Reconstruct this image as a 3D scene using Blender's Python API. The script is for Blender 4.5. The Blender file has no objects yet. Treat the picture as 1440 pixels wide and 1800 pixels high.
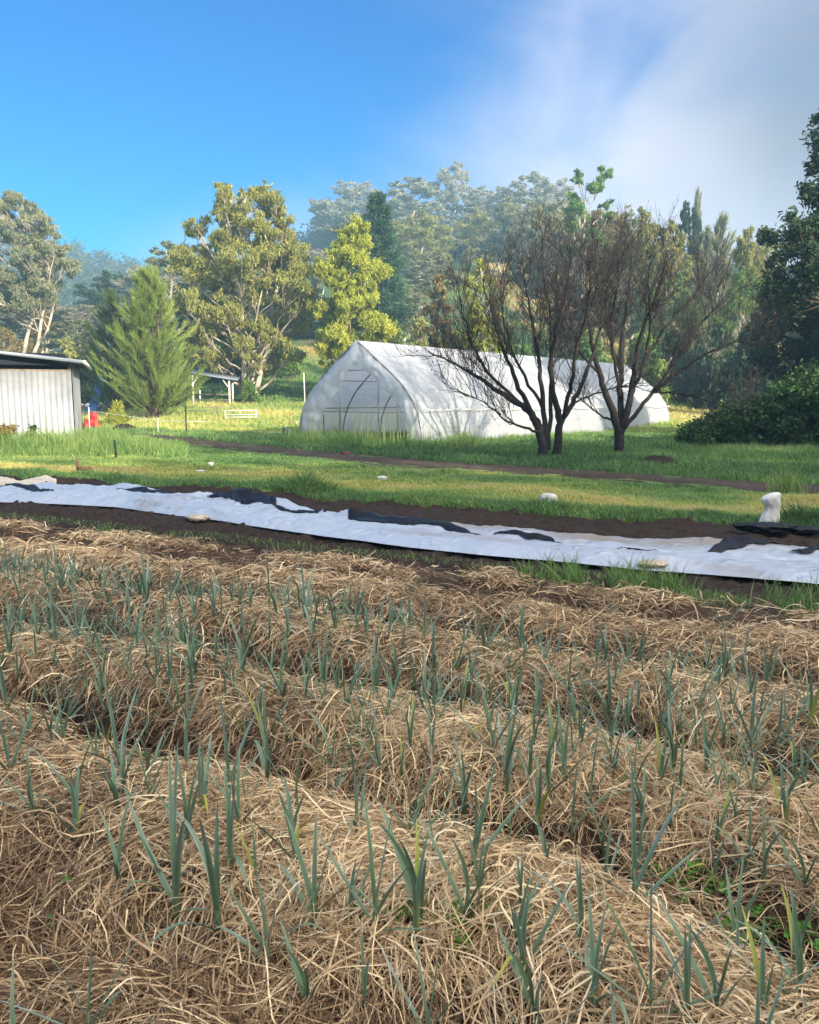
import bpy, math, random
import numpy as np
from mathutils import Vector
R = math.radians
random.seed(7)
RG = np.random.default_rng(11)
# ------------------------------------------------------------------ camera
F = 1444.0; PITCH = R(7.7); CZ = 1.6
scene = bpy.context.scene
cd = bpy.data.cameras.new("camera"); cam = bpy.data.objects.new("camera", cd)
scene.collection.objects.link(cam); scene.camera = cam
cd.sensor_fit = 'HORIZONTAL'; cd.sensor_width = 36; cd.lens = 36*F/1440; cd.clip_end = 3000; cd.clip_start = 0.05
cam.location = (0, 0, CZ); cam.rotation_euler = (R(90)-PITCH, 0, 0)
# ------------------------------------------------------------------ sky and sun
SUN_EL, SUN_AZ = R(17), R(40)          # azimuth to the right of straight behind the camera
sun_dir = Vector((math.sin(SUN_AZ)*math.cos(SUN_EL), -math.cos(SUN_AZ)*math.cos(SUN_EL), math.sin(SUN_EL)))
sd = bpy.data.lights.new("sun", 'SUN'); sd.energy = 5.0; sd.angle = R(0.5); sd.color = (1, .86, .64)
so = bpy.data.objects.new("sun", sd); scene.collection.objects.link(so)
so.rotation_euler = sun_dir.to_track_quat('Z', 'Y').to_euler()
w = bpy.data.worlds.new("World"); scene.world = w; w.use_nodes = True
nt = w.node_tree; nt.nodes.clear(); N = nt.nodes.new; L = nt.links.new
def vmath(nt, op, a, b=None):
    n = nt.nodes.new('ShaderNodeMath'); n.operation = op
    for i, v in enumerate((a, b)):
        if v is None: continue
        if isinstance(v, (int, float)): n.inputs[i].default_value = v
        else: nt.links.new(v, n.inputs[i])
    return n.outputs[0]
sky = N('ShaderNodeTexSky'); sky.sky_type = 'NISHITA'; sky.sun_disc = False
sky.sun_elevation = SUN_EL; sky.sun_rotation = math.atan2(sun_dir.x, sun_dir.y)
sky.air_density = 1.1; sky.dust_density = .15; sky.ozone_density = 2.2
hs = N('ShaderNodeHueSaturation'); hs.inputs['Saturation'].default_value = 1.55; hs.inputs['Hue'].default_value = .487; L(sky.outputs[0], hs.inputs['Color'])
tc = N('ShaderNodeTexCoord'); sx = N('ShaderNodeSeparateXYZ'); L(tc.outputs['Generated'], sx.inputs[0])
no = N('ShaderNodeTexNoise'); no.inputs['Scale'].default_value = 2.6; no.inputs['Detail'].default_value = 5; no.inputs['Roughness'].default_value = .5
mp = N('ShaderNodeMapping'); mp.inputs['Scale'].default_value = (1, 1, 1.6); L(tc.outputs['Generated'], mp.inputs[0]); L(mp.outputs[0], no.inputs['Vector']); no.inputs['Distortion'].default_value = .5
m = vmath(nt, 'ADD', vmath(nt, 'MULTIPLY', sx.outputs[0], 2.3), vmath(nt, 'MULTIPLY', sx.outputs[2], -3.7))
m = vmath(nt, 'ADD', m, vmath(nt, 'MULTIPLY', vmath(nt, 'SUBTRACT', no.outputs['Fac'], .5), 2.0))
m = vmath(nt, 'ADD', m, 1.08)
mr = N('ShaderNodeMapRange'); mr.interpolation_type = 'SMOOTHSTEP'; L(m, mr.inputs[0])
mr.inputs[1].default_value = -.25; mr.inputs[2].default_value = .85; mr.inputs[4].default_value = .95
no2 = N('ShaderNodeTexNoise'); no2.inputs['Scale'].default_value = 3.4; no2.inputs['Detail'].default_value = 3; L(tc.outputs['Generated'], no2.inputs['Vector'])
# a greyer bank of mist low on the right
vd = N('ShaderNodeVectorMath'); vd.operation = 'DISTANCE'; L(tc.outputs['Generated'], vd.inputs[0]); vd.inputs[1].default_value = (.44, .84, .29)
bank = N('ShaderNodeMapRange'); bank.interpolation_type = 'SMOOTHSTEP'
L(vmath(nt, 'ADD', vd.outputs['Value'], vmath(nt, 'MULTIPLY', no2.outputs['Fac'], .16)), bank.inputs[0])
bank.inputs[1].default_value = .34; bank.inputs[2].default_value = .12; bank.inputs[3].default_value = 0; bank.inputs[4].default_value = 1
mc = N('ShaderNodeMix'); mc.data_type = 'RGBA'; L(bank.outputs[0], mc.inputs[0])
mc.inputs[6].default_value = (3.4, 3.35, 3.9, 1); mc.inputs[7].default_value = (1.35, 1.38, 1.7, 1)
mx = N('ShaderNodeMix'); mx.data_type = 'RGBA'; L(mr.outputs[0], mx.inputs[0]); dk = N('ShaderNodeVectorMath'); dk.operation = 'MULTIPLY'; L(hs.outputs[0], dk.inputs[0]); dk.inputs[1].default_value = (.0, .42, .70); L(dk.outputs[0], mx.inputs[6]); L(mc.outputs[2], mx.inputs[7])
# fill glow added to the unseen sky behind the camera to lift the foreground
gh_ = Vector((math.sin(SUN_AZ)*.62, -math.cos(SUN_AZ)*.62, .785))
dt = N('ShaderNodeVectorMath'); dt.operation = 'DOT_PRODUCT'; L(tc.outputs['Generated'], dt.inputs[0]); dt.inputs[1].default_value = gh_
gl = N('ShaderNodeMapRange'); gl.interpolation_type = 'SMOOTHSTEP'; L(dt.outputs['Value'], gl.inputs[0])
gl.inputs[1].default_value = .28; gl.inputs[2].default_value = .98; gl.inputs[4].default_value = 1
gm = N('ShaderNodeMix'); gm.data_type = 'RGBA'; L(gl.outputs[0], gm.inputs[0]); L(mx.outputs[2], gm.inputs[6]); gm.inputs[7].default_value = (12.5, 11.6, 10.8, 1)
bg = N('ShaderNodeBackground'); bg.inputs[1].default_value = .11; L(gm.outputs[2], bg.inputs[0])
wo = N('ShaderNodeOutputWorld'); L(bg.outputs[0], wo.inputs[0])
scene.view_settings.view_transform = 'Standard'; scene.view_settings.look = 'None'
scene.view_settings.exposure = 1.4; scene.view_settings.gamma = 1
scene.render.engine = 'CYCLES'
cy = scene.cycles; cy.use_denoising = True; cy.max_bounces = 6; cy.diffuse_bounces = 3; cy.glossy_bounces = 2
cy.transmission_bounces = 4; cy.transparent_max_bounces = 8; cy.volume_bounces = 0; cy.sample_clamp_indirect = 4
# ------------------------------------------------------------------ helpers
def ray(px, py):
    u = (px-720)/F; v = (900-py)/F
    return u, math.cos(PITCH)+v*math.sin(PITCH), -math.sin(PITCH)+v*math.cos(PITCH)
def at(px, py, d):                     # the world point seen at a pixel at forward distance d
    x, y, z = ray(px, py); return np.array([x/y*d, d, CZ+z/y*d])
def proj(x, y, z):
    c, s = math.cos(PITCH), math.sin(PITCH); zz = z-CZ
    dep = y*c-zz*s
    return 720+F*x/dep, 900-F*(y*s+zz*c)/dep
_tab = {}
def hsh(ix, iy, seed):
    if seed not in _tab: _tab[seed] = np.random.default_rng(seed+1000).random((256, 256))
    return _tab[seed][ix & 255, iy & 255]
def vn(x, y, seed=0):                  # smooth value noise 0..1
    x = np.asarray(x, float); y = np.asarray(y, float)
    ix = np.floor(x).astype(int); iy = np.floor(y).astype(int); fx = x-ix; fy = y-iy
    fx = fx*fx*(3-2*fx); fy = fy*fy*(3-2*fy)
    return (hsh(ix, iy, seed)*(1-fx)+hsh(ix+1, iy, seed)*fx)*(1-fy)+(hsh(ix, iy+1, seed)*(1-fx)+hsh(ix+1, iy+1, seed)*fx)*fy
def fbm(x, y, seed=0, o=3):
    r = 0; a = 1; t = 0
    for k in range(o):
        r = r+a*vn(x*2**k, y*2**k, seed+k); t += a; a *= .5
    return r/t
def sst(a, b, x):
    t = np.clip((x-a)/(b-a), 0, 1); return t*t*(3-2*t)
TH = R(29); CT, ST = math.cos(TH), math.sin(TH)
def to_ps(x, y): return x*ST+y*CT, x*CT-y*ST
def to_xy(p, s): return s*CT+p*ST, p*CT-s*ST
def terrain(x, y):
    x = np.asarray(x, float); y = np.asarray(y, float)
    ys = np.maximum(y, 1.0)
    px = 720+F*x/np.maximum(ys, 30)
    z = np.interp(y, [0, 43, 62, 78, 92, 110], [0, 0, 1.45, 4.2, 8.0, 10.5])*np.interp(px, [-200, 150, 350, 560, 1000, 1250, 1600], [.75, .7, .95, 1, .9, .62, .55])
    far = np.interp(px, [-600, 0, 300, 480, 600, 760, 950, 1250, 2000], [.25, .12, .16, .5, .95, 1.0, .92, .6, .55])
    z = z+far*np.interp(y, [100, 140, 185, 230], [0, 9, 25, 31])
    back = np.interp(px, [-600, 0, 130, 280, 520, 900, 2000], [46, 44, 42, 29, 25, 20, 14])
    z = z+back*sst(205, 330, y)*(1-far*.85)
    z = z+sst(30, 80, y)*(fbm(x*.05, y*.05, 3)-.5)*1.2 + sst(8, 30, y)*(fbm(x*.3, y*.3, 4)-.5)*.16
    return z
CREST = [.95, 1.9, 2.9, 3.95, 5.0, 6.1]; RH = [.12, .215, .21, .195, .17, .08]
def ridges(x, y):
    p, s = to_ps(x, y)
    pw = p+(fbm(s*.55, p*.2, 21)-.5)*.42+(fbm(s*2.1, p*1.4, 23)-.5)*.26
    z = np.zeros_like(pw)
    for c, h in zip(CREST, RH):
        t = np.clip(np.abs(pw-c)/.45, 0, 1)
        z = np.maximum(z, h*(1-t**2.2)*(.58+.72*fbm(s*1.5, c*7+p*.8, 25)))
    return z
def ground(x, y):
    x = np.asarray(x, float); y = np.asarray(y, float)
    p, s = to_ps(x, y)
    z = terrain(x, y)+ridges(x, y)
    z = z-.05*sst(9.2, 9.5, p)*(1-sst(11.0, 11.4, p))-.03*sst(6.7, 6.9, p)*(1-sst(7.9, 8.1, p))
    return z
def gz(x, y): return float(ground(x, y))
# --- meshes
def link(o, parent=None):
    scene.collection.objects.link(o)
    if parent is not None: o.parent = parent
    return o
def tag(o, label=None, cat=None, group=None, kind=None):
    for k, v in (('label', label), ('category', cat), ('group', group), ('kind', kind)):
        if v: o[k] = v
    return o
def rawmesh(name, V, F4, rnd=None, smooth=False, F3=None):
    me = bpy.data.meshes.new(name)
    V = np.asarray(V, np.float32).reshape(-1, 3); F4 = np.asarray(F4, np.int32).reshape(-1, 4)
    n4 = len(F4); F3 = np.zeros((0, 3), np.int32) if F3 is None else np.asarray(F3, np.int32).reshape(-1, 3)
    me.vertices.add(len(V)); me.vertices.foreach_set('co', V.ravel())
    me.loops.add(n4*4+len(F3)*3); me.loops.foreach_set('vertex_index', np.concatenate([F4.ravel(), F3.ravel()]))
    me.polygons.add(n4+len(F3))
    me.polygons.foreach_set('loop_start', np.concatenate([np.arange(n4)*4, n4*4+np.arange(len(F3))*3]).astype(np.int32))
    if smooth: me.polygons.foreach_set('use_smooth', np.ones(n4+len(F3), bool))
    if rnd is not None:
        a = me.attributes.new('rnd', 'FLOAT', 'POINT'); a.data.foreach_set('value', np.asarray(rnd, np.float32))
    me.update(calc_edges=True); me.validate()
    return me
def obj(name, me, mat, parent=None):
    o = bpy.data.objects.new(name, me)
    if mat: me.materials.clear(); me.materials.append(mat)
    return link(o, parent)
def empty(name, loc=(0, 0, 0), rz=0):
    o = bpy.data.objects.new(name, None); o.location = loc; o.rotation_euler = (0, 0, rz); o.empty_display_size = .2
    return link(o)
def copy_tree(o, parent=None):
    c = o.copy(); scene.collection.objects.link(c)
    if parent is not None: c.parent = parent
    for ch in list(o.children): copy_tree(ch, c)
    return c
def nrm(v): return v/np.maximum(np.linalg.norm(v, axis=-1, keepdims=True), 1e-9)
class MB:                                # collects shapes into one mesh
    def __init__(s): s.V = []; s.F = []; s.R = []; s.n = 0
    def add(s, V, Fq, rnd=.5):
        V = np.asarray(V, float).reshape(-1, 3); s.V.append(V); s.F.append(np.asarray(Fq, int).reshape(-1, 4)+s.n)
        s.R.append(np.broadcast_to(np.asarray(rnd, float), (len(V),))); s.n += len(V)
    def box(s, c, size, rot=0, rnd=.5, tilt=None):
        h = np.array(size)/2; V = np.array([[i, j, k] for i in (-1, 1) for j in (-1, 1) for k in (-1, 1)])*h
        if tilt is not None: V = V @ np.array(tilt).T
        cr, sr = math.cos(rot), math.sin(rot); V = V @ np.array([[cr, sr, 0], [-sr, cr, 0], [0, 0, 1]])
        s.add(V+np.array(c), [[0, 1, 3, 2], [4, 6, 7, 5], [0, 4, 5, 1], [2, 3, 7, 6], [0, 2, 6, 4], [1, 5, 7, 3]], rnd)
    def tube(s, P, r, n=6, rnd=.5):
        P = np.asarray(P, float); K = len(P); r = np.broadcast_to(np.asarray(r, float), (K,))
        T = nrm(np.gradient(P, axis=0)); up = np.array([0, 0, 1.]) if abs(T[0][2]) < .9 else np.array([1., 0, 0])
        A = nrm(np.cross(T, up)); B = np.cross(T, A); a = np.arange(n)*2*math.pi/n
        V = P[:, None]+r[:, None, None]*(np.cos(a)[None, :, None]*A[:, None]+np.sin(a)[None, :, None]*B[:, None])
        V = V.reshape(-1, 3); i = np.arange(K-1)[:, None]*n; j = np.arange(n)[None]; k = (j+1) % n
        Fq = np.stack([i+j, i+k, i+n+k, i+n+j], -1).reshape(-1, 4)
        c0 = len(V); V = np.vstack([V, P[0], P[-1]])
        e = []
        for q in range(0, n, 2): e.append([c0, (q+2) % n, (q+1) % n, q]); e.append([c0+1, (K-1)*n+q, (K-1)*n+(q+1) % n, (K-1)*n+(q+2) % n])
        s.add(V, np.vstack([Fq, e]), rnd)
    def ribbons(s, P, side, wd, rnd):    # P (n,K,3) side (n,3)|(n,K,3) wd (n,K)
        n, K = P.shape[:2]
        if side.ndim == 2: side = side[:, None]
        V = np.stack([P-side*wd[..., None]/2, P+side*wd[..., None]/2], 2).reshape(-1, 3)
        b = (np.arange(n)*K*2)[:, None]+(np.arange(K-1)*2)[None]
        Fq = np.stack([b, b+1, b+3, b+2], -1).reshape(-1, 4)
        s.add(V, Fq, np.repeat(np.asarray(rnd, float), K*2))
    def mesh(s, name, smooth=False):
        return rawmesh(name, np.vstack(s.V), np.vstack(s.F), np.concatenate(s.R), smooth)
    def build(s, name, mat, parent=None, smooth=False): return obj(name, s.mesh(name, smooth), mat, parent)
# --- materials
def material(name, cols, rough=.8, attr=True, nscale=6, nmix=.35, bump=0, bscale=30, transl=0, spec=.3, metal=0, stretch=None, coord='Object', ridge=False):
    """cols: list of (pos, rgb); the ramp is driven by the 'rnd' attribute mixed with noise"""
    mt = bpy.data.materials.new(name); mt.use_nodes = True; t = mt.node_tree; t.nodes.clear(); N = t.nodes.new; L = t.links.new
    tc = N('ShaderNodeTexCoord'); vec = tc.outputs[coord]
    if stretch:
        mp = N('ShaderNodeMapping'); mp.inputs['Scale'].default_value = stretch; L(vec, mp.inputs[0]); vec = mp.outputs[0]
    no = N('ShaderNodeTexNoise'); no.inputs['Scale'].default_value = nscale; no.inputs['Detail'].default_value = 5; no.inputs['Roughness'].default_value = .6; L(vec, no.inputs['Vector'])
    nf = vmath(t, 'ADD', vmath(t, 'MULTIPLY', vmath(t, 'SUBTRACT', no.outputs['Fac'], .5), 2.2), .5)
    if attr:
        at_ = N('ShaderNodeAttribute'); at_.attribute_name = 'rnd'
        f = vmath(t, 'ADD', vmath(t, 'MULTIPLY', at_.outputs['Fac'], 1-nmix), vmath(t, 'MULTIPLY', nf, nmix))
    else: f = nf
    cr = N('ShaderNodeValToRGB'); L(f, cr.inputs[0]); e = cr.color_ramp.elements
    while len(e) < len(cols): e.new(.5)
    for el, (p, c) in zip(e, cols): el.position = p; el.color = (*c, 1)
    b = N('ShaderNodeBsdfPrincipled'); L(cr.outputs[0], b.inputs['Base Color'])
    b.inputs['Roughness'].default_value = rough; b.inputs['Specular IOR Level'].default_value = spec; b.inputs['Metallic'].default_value = metal
    if bump:
        bn = N('ShaderNodeTexNoise'); bn.inputs['Scale'].default_value = bscale; bn.inputs['Detail'].default_value = 4; L(vec, bn.inputs['Vector'])
        bp = N('ShaderNodeBump'); bp.inputs['Strength'].default_value = bump; bp.inputs['Distance'].default_value = .035 if ridge else .02
        if ridge: bn.noise_type = 'RIDGED_MULTIFRACTAL'; bn.normalize = True; bn.inputs['Distortion'].default_value = .8
        L(bn.outputs['Fac'], bp.inputs['Height']); L(bp.outputs[0], b.inputs['Normal'])
    out = N('ShaderNodeOutputMaterial')
    if transl:
        tr = N('ShaderNodeBsdfTranslucent'); L(cr.outputs[0], tr.inputs[0]); ms = N('ShaderNodeMixShader'); ms.inputs[0].default_value = transl
        L(b.outputs[0], ms.inputs[1]); L(tr.outputs[0], ms.inputs[2]); L(ms.outputs[0], out.inputs[0])
    else: L(b.outputs[0], out.inputs[0])
    return mt
M = {}
M['ground'] = material('grassy ground', [(0, (.035, .075, .022)), (.4, (.085, .15, .035)), (.62, (.24, .22, .075)), (.8, (.30, .20, .09)), (1, (.24, .12, .055))], .95, nscale=3, nmix=.25, bump=.6, bscale=12)
M['soil'] = material('dark soil', [(0, (.007, .005, .004)), (.5, (.024, .015, .011)), (1, (.075, .047, .034))], .95, nscale=22, nmix=.65, bump=1.0, bscale=45)
M['track'] = material('bare earth', [(0, (.018, .014, .011)), (.45, (.045, .034, .025)), (1, (.13, .10, .065))], .95, nscale=5, nmix=.6, bump=.6, bscale=25)
M['thatch'] = material('matted straw', [(0, (.015, .009, .006)), (.5, (.05, .031, .018)), (1, (.13, .085, .05))], .95, nscale=22, nmix=.7, bump=1, bscale=70)
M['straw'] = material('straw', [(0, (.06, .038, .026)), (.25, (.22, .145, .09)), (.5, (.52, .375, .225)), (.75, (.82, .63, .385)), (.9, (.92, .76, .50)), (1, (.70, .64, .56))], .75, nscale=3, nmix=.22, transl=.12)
M['grass'] = material('grass blades', [(0, (.045, .11, .04)), (.28, (.13, .25, .08)), (.5, (.27, .38, .10)), (.72, (.48, .49, .15)), (1, (.58, .46, .22))], .6, nscale=2, nmix=.1, transl=.3)
M['tall'] = material('tall grass blades', [(0, (.035, .09, .035)), (.4, (.12, .24, .07)), (.7, (.25, .37, .10)), (1, (.45, .43, .20))], .55, nscale=2, nmix=.15, transl=.3)
M['garlic'] = material('garlic leaf', [(0, (.045, .11, .045)), (.42, (.12, .205, .115)), (.72, (.22, .30, .24)), (1, (.40, .47, .53))], .46, nscale=9, nmix=.3, transl=.14, spec=.5)
M['garlicyel'] = material('yellowing leaf', [(0, (.20, .28, .05)), (1, (.45, .42, .10))], .5, nscale=9, nmix=.3, transl=.2)
M['weed'] = material('weed leaf', [(0, (.03, .12, .02)), (1, (.12, .32, .04))], .5, nscale=9, nmix=.3, transl=.25)
def leafm(name, a, b, c, tr=.3): return material(name, [(0, a), (.5, b), (1, c)], .6, nscale=.45, nmix=.35, transl=tr)
M['olive'] = leafm('olive gum leaf', (.10, .125, .035), (.25, .265, .075), (.42, .40, .13))
M['grey'] = leafm('grey green gum leaf', (.10, .12, .07), (.21, .23, .13), (.34, .34, .20))
M['lime'] = leafm('yellow green gum leaf', (.13, .17, .025), (.31, .36, .05), (.50, .50, .08))
M['bright'] = leafm('bright green leaf', (.04, .10, .02), (.12, .22, .04), (.22, .32, .06))
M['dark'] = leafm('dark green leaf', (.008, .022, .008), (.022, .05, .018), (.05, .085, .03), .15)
M['pine'] = leafm('pine needle', (.012, .04, .02), (.03, .075, .035), (.06, .12, .05), .1)
M['oak'] = leafm('feathery needle', (.07, .12, .03), (.19, .28, .06), (.36, .42, .10))
M['oakd'] = leafm('dull feathery needle', (.03, .06, .025), (.07, .12, .045), (.13, .18, .06))
M['rust'] = leafm('rusty leaf', (.10, .075, .03), (.22, .17, .06), (.34, .28, .10))
M['vine'] = leafm('vine leaf', (.012, .03, .009), (.035, .09, .02), (.10, .20, .04), .2)
M['fog'] = leafm('mist toned far leaf', (.17, .18, .15), (.28, .285, .235), (.41, .405, .34))  # mist over the far trees put into a paler, greyer leaf colour
M['farwood'] = leafm('distant forest leaf', (.035, .055, .04), (.06, .085, .06), (.10, .12, .08))
M['bark'] = material('pale gum bark', [(0, (.16, .12, .09)), (.5, (.38, .33, .27)), (1, (.62, .58, .50))], .8, attr=False, nscale=1.6, bump=.3, bscale=8)
M['brown'] = material('brown bark', [(0, (.05, .032, .022)), (.6, (.12, .08, .055)), (1, (.22, .16, .11))], .9, attr=False, nscale=5, bump=.5, bscale=20)
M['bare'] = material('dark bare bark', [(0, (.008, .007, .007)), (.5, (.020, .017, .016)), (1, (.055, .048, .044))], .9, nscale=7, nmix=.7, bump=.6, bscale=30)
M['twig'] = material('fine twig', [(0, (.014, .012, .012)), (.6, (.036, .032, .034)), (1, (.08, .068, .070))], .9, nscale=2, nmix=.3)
M['seed'] = material('dry russet leaf', [(0, (.07, .04, .035)), (1, (.20, .11, .085))], .8, nscale=2, nmix=.3, transl=.2)
M['white'] = material('white painted metal', [(0, (.62, .62, .6)), (1, (.82, .82, .8))], .5, attr=False, nscale=3)
M['black'] = material('black plastic', [(0, (.006, .007, .010)), (1, (.018, .020, .028))], .45, attr=False, nscale=4, bump=.5, bscale=14, spec=.15)
M['steel'] = material('galvanised pipe', [(0, (.14, .15, .17)), (1, (.30, .31, .33))], .4, attr=False, nscale=5, metal=.6)
M['iron'] = material('grey iron sheet', [(0, (.16, .19, .24)), (1, (.27, .31, .37))], .45, attr=False, nscale=1.2, metal=.3)
M['timber'] = material('weathered timber', [(0, (.12, .09, .07)), (1, (.30, .26, .22))], .9, attr=False, nscale=6, bump=.3)
M['rope'] = material('white tape', [(0, (.5, .5, .47)), (1, (.75, .74, .7))], .6, attr=False)
M['red'] = material('red plastic', [(0, (.45, .015, .02)), (1, (.62, .03, .03))], .4, attr=False, nscale=3)
M['darkred'] = material('dark red rubber', [(0, (.12, .02, .03)), (1, (.25, .05, .06))], .5, attr=False)
M['rustmetal'] = material('orange rusted metal', [(0, (.10, .045, .028)), (1, (.24, .12, .075))], .8, attr=False, nscale=12)
M['blue'] = material('blue plastic', [(0, (.03, .09, .28)), (1, (.06, .16, .42))], .4, attr=False)
M['tank'] = material('blue grey sheet', [(0, (.08, .13, .22)), (1, (.12, .18, .28))], .6, attr=False)
M['bag'] = material('woven white sack', [(0, (.55, .52, .48)), (.5, (.74, .73, .72)), (1, (.85, .84, .82))], .55, attr=False, nscale=7, bump=.25, bscale=200, transl=.15)
M['cream'] = material('cream dusty plastic', [(0, (.26, .21, .15)), (1, (.58, .52, .43))], .6, attr=False, nscale=6, bump=.2)
M['creamlight'] = material('pale cream plastic', [(0, (.42, .36, .28)), (1, (.70, .63, .52))], .6, attr=False, nscale=6, bump=.3)
M['tarp'] = material('white silage plastic', [(0, (.30, .23, .17)), (.22, (.29, .285, .285)), (.5, (.36, .41, .49)), (1, (.45, .51, .60))], .33, nscale=1.6, nmix=.3, bump=1.0, bscale=5, spec=.5, ridge=True)
M['cut'] = material('cut grass litter', [(0, (.05, .09, .03)), (1, (.22, .19, .08))], .9, nscale=2, nmix=.3)
def film(name, col, tr, rough=.35, bump=.3, transp=0, stretch=(1, 1, 1)):
    mt = bpy.data.materials.new(name); mt.use_nodes = True; t = mt.node_tree; t.nodes.clear(); N = t.nodes.new; L = t.links.new
    b = N('ShaderNodeBsdfPrincipled'); b.inputs['Base Color'].default_value = (*col, 1); b.inputs['Roughness'].default_value = rough
    tc = N('ShaderNodeTexCoord'); mp = N('ShaderNodeMapping'); mp.inputs['Scale'].default_value = stretch; L(tc.outputs['Object'], mp.inputs[0])
    no = N('ShaderNodeTexNoise'); no.inputs['Scale'].default_value = 1.5; no.inputs['Detail'].default_value = 6; no.inputs['Distortion'].default_value = .6; L(mp.outputs[0], no.inputs['Vector'])
    bp = N('ShaderNodeBump'); bp.inputs['Strength'].default_value = bump; bp.inputs['Distance'].default_value = .16; L(no.outputs['Fac'], bp.inputs['Height']); L(bp.outputs[0], b.inputs['Normal'])
    tl = N('ShaderNodeBsdfTranslucent'); tl.inputs[0].default_value = (*col, 1); L(bp.outputs[0], tl.inputs['Normal'])
    m1 = N('ShaderNodeMixShader'); m1.inputs[0].default_value = tr; L(b.outputs[0], m1.inputs[1]); L(tl.outputs[0], m1.inputs[2]); last = m1
    if transp:
        tp = N('ShaderNodeBsdfTransparent'); m2 = N('ShaderNodeMixShader'); m2.inputs[0].default_value = transp
        L(m1.outputs[0], m2.inputs[1]); L(tp.outputs[0], m2.inputs[2]); last = m2
    o = N('ShaderNodeOutputMaterial'); L(last.outputs[0], o.inputs[0]); return mt
M['film'] = film('white greenhouse film', (.62, .67, .75), .5, transp=.10, bump=.8, stretch=(1, .35, 1.6))
M['filmfront'] = film('crumpled greenhouse film', (.62, .68, .76), .45, transp=.3, bump=.7, stretch=(1, 1, .5))
M['net'] = film('clear greenhouse film', (.80, .82, .80), .5, bump=.2, transp=.55)

# ------------------------------------------------------------------ masks shared by the ground and the grass
TRK = np.array([[-34, 56], [-22, 46], [-14, 39.8], [-8.5, 32.5], [-3.9, 25.6], [0, 21.3], [3.2, 18.5], [5.4, 16.4], [7.4, 14.7], [11, 12.2], [18, 8]])
def track_d(x, y):
    x = np.asarray(x, float); y = np.asarray(y, float); best = np.full(x.shape, 1e9); side = np.zeros(x.shape)
    for a, b in zip(TRK[:-1], TRK[1:]):
        d = b-a; t = np.clip(((x-a[0])*d[0]+(y-a[1])*d[1])/(d@d), 0, 1)
        ex = x-a[0]-t*d[0]; ey = y-a[1]-t*d[1]; q = np.hypot(ex, ey); c = ex*d[1]-ey*d[0]
        k = q < best; best = np.where(k, q, best); side = np.where(k, -np.sign(c), side)
    return best, side                    # side > 0: beyond the track
def dryness(x, y):
    p, s = to_ps(x, y)
    n = fbm(p*.7, s*.12, 31)*.55+fbm(x*.6, y*.6, 33)*.45
    dry = .24+1.25*(n-.42)
    b, side = track_d(x, y)
    strip = np.exp(-((p-13.6-(vn(s*.35, 2., 35)-.5)*1.8)/.8)**2)*(side < 0)*(.12+.62*fbm(s*.5, p*.6, 36))+np.exp(-((p-12.0)/.35)**2)*-.12
    dry = dry+strip
    dry = dry-.16*((side > 0) & (y < 37))
    dry = dry+.34*sst(40, 45, y)*(1-sst(60, 66, y))
    dry = dry+.32*sst(45, 55, y)*(x > 15)
    px = 720+F*x/np.maximum(y, 1)
    dry = dry+.55*np.exp(-((px-560)/60)**2-((y-86)/7)**2)+.35*np.exp(-((px-60)/90)**2-((y-100)/25)**2)
    dry = dry-.12*(1-sst(80, 90, y))*sst(60, 64, y)
    return np.clip(dry, 0, 1)
# ------------------------------------------------------------------ terrain
def axis(lo, hi, a, b, step, grow=1.09):
    mid = list(np.arange(a, b+1e-6, step)); l = []; v = a; st = step
    while v > lo: st *= grow; v -= st; l.append(v)
    r = []; v = b; st = step
    while v < hi: st *= grow; v += st; r.append(v)
    return np.array(l[::-1]+mid+r)
def sheet(name, X, Y, Z, rnd, mat, keep=None):
    ny, nx = X.shape; V = np.stack([X, Y, Z], -1).reshape(-1, 3)
    i = np.arange(ny-1)[:, None]*nx+np.arange(nx-1)[None]
    Fq = np.stack([i, i+1, i+nx+1, i+nx], -1)
    if keep is not None: Fq = Fq[keep[:-1, :-1] & keep[1:, 1:] & keep[:-1, 1:] & keep[1:, :-1]]
    Fq = Fq.reshape(-1, 4)
    if keep is not None:
        used = np.unique(Fq); mp_ = np.full(len(V), -1); mp_[used] = np.arange(len(used)); V = V[used]; Fq = mp_[Fq]; rnd = rnd.ravel()[used]
    return obj(name, rawmesh(name, V, Fq, np.asarray(rnd).ravel(), True), mat)
ax = axis(-470, 470, -26, 26, .22, 1.05); ay = axis(-150, 520, -1, 60, .22, 1.04)
ax = np.clip(ax, -470, 470); ay = np.clip(ay, -150, 520)
X, Y = np.meshgrid(ax, ay)
Z = ground(X, Y); P_, S_ = to_ps(X, Y)
bed = sst(-4, -3.5, P_)*(1-sst(11.3, 11.6, P_))*(np.abs(S_) < 20.5)
Z = Z-.12*bed+(fbm(X*2.2, Y*2.2, 41)-.5)*.05*(1-bed)
D = dryness(X, Y)
g = sheet('ground', X, Y, Z, D, M['ground']); tag(g, 'grassy valley floor rising into a wooded hillside', 'ground', kind='structure')
# garden bed soil
p_ = np.arange(-3.9, 11.55, .05); s_ = np.arange(-20, 9, .07)
PP, SS = np.meshgrid(p_, s_); XX, YY = to_xy(PP, SS)
edge = 11.35+(fbm(SS*1.1, SS*0, 43, 4)-.5)*.95
clod = np.abs(fbm(XX*8, YY*8, 45, 3)-.5)*.20+(vn(XX*3, YY*3, 46)-.5)*.05
ZZ = ground(XX, YY)+clod*sst(6.6, 6.9, PP)-.01
ZZ = ZZ-.09*sst(-.03, .12, PP-edge)
sb = sheet('garden_soil', XX, YY, ZZ, .35+.4*fbm(XX*.8, YY*.8, 47), M['soil'], keep=(PP < edge+.15)); tag(sb, 'dark turned soil of the garden beds', 'soil', kind='structure')
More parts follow.
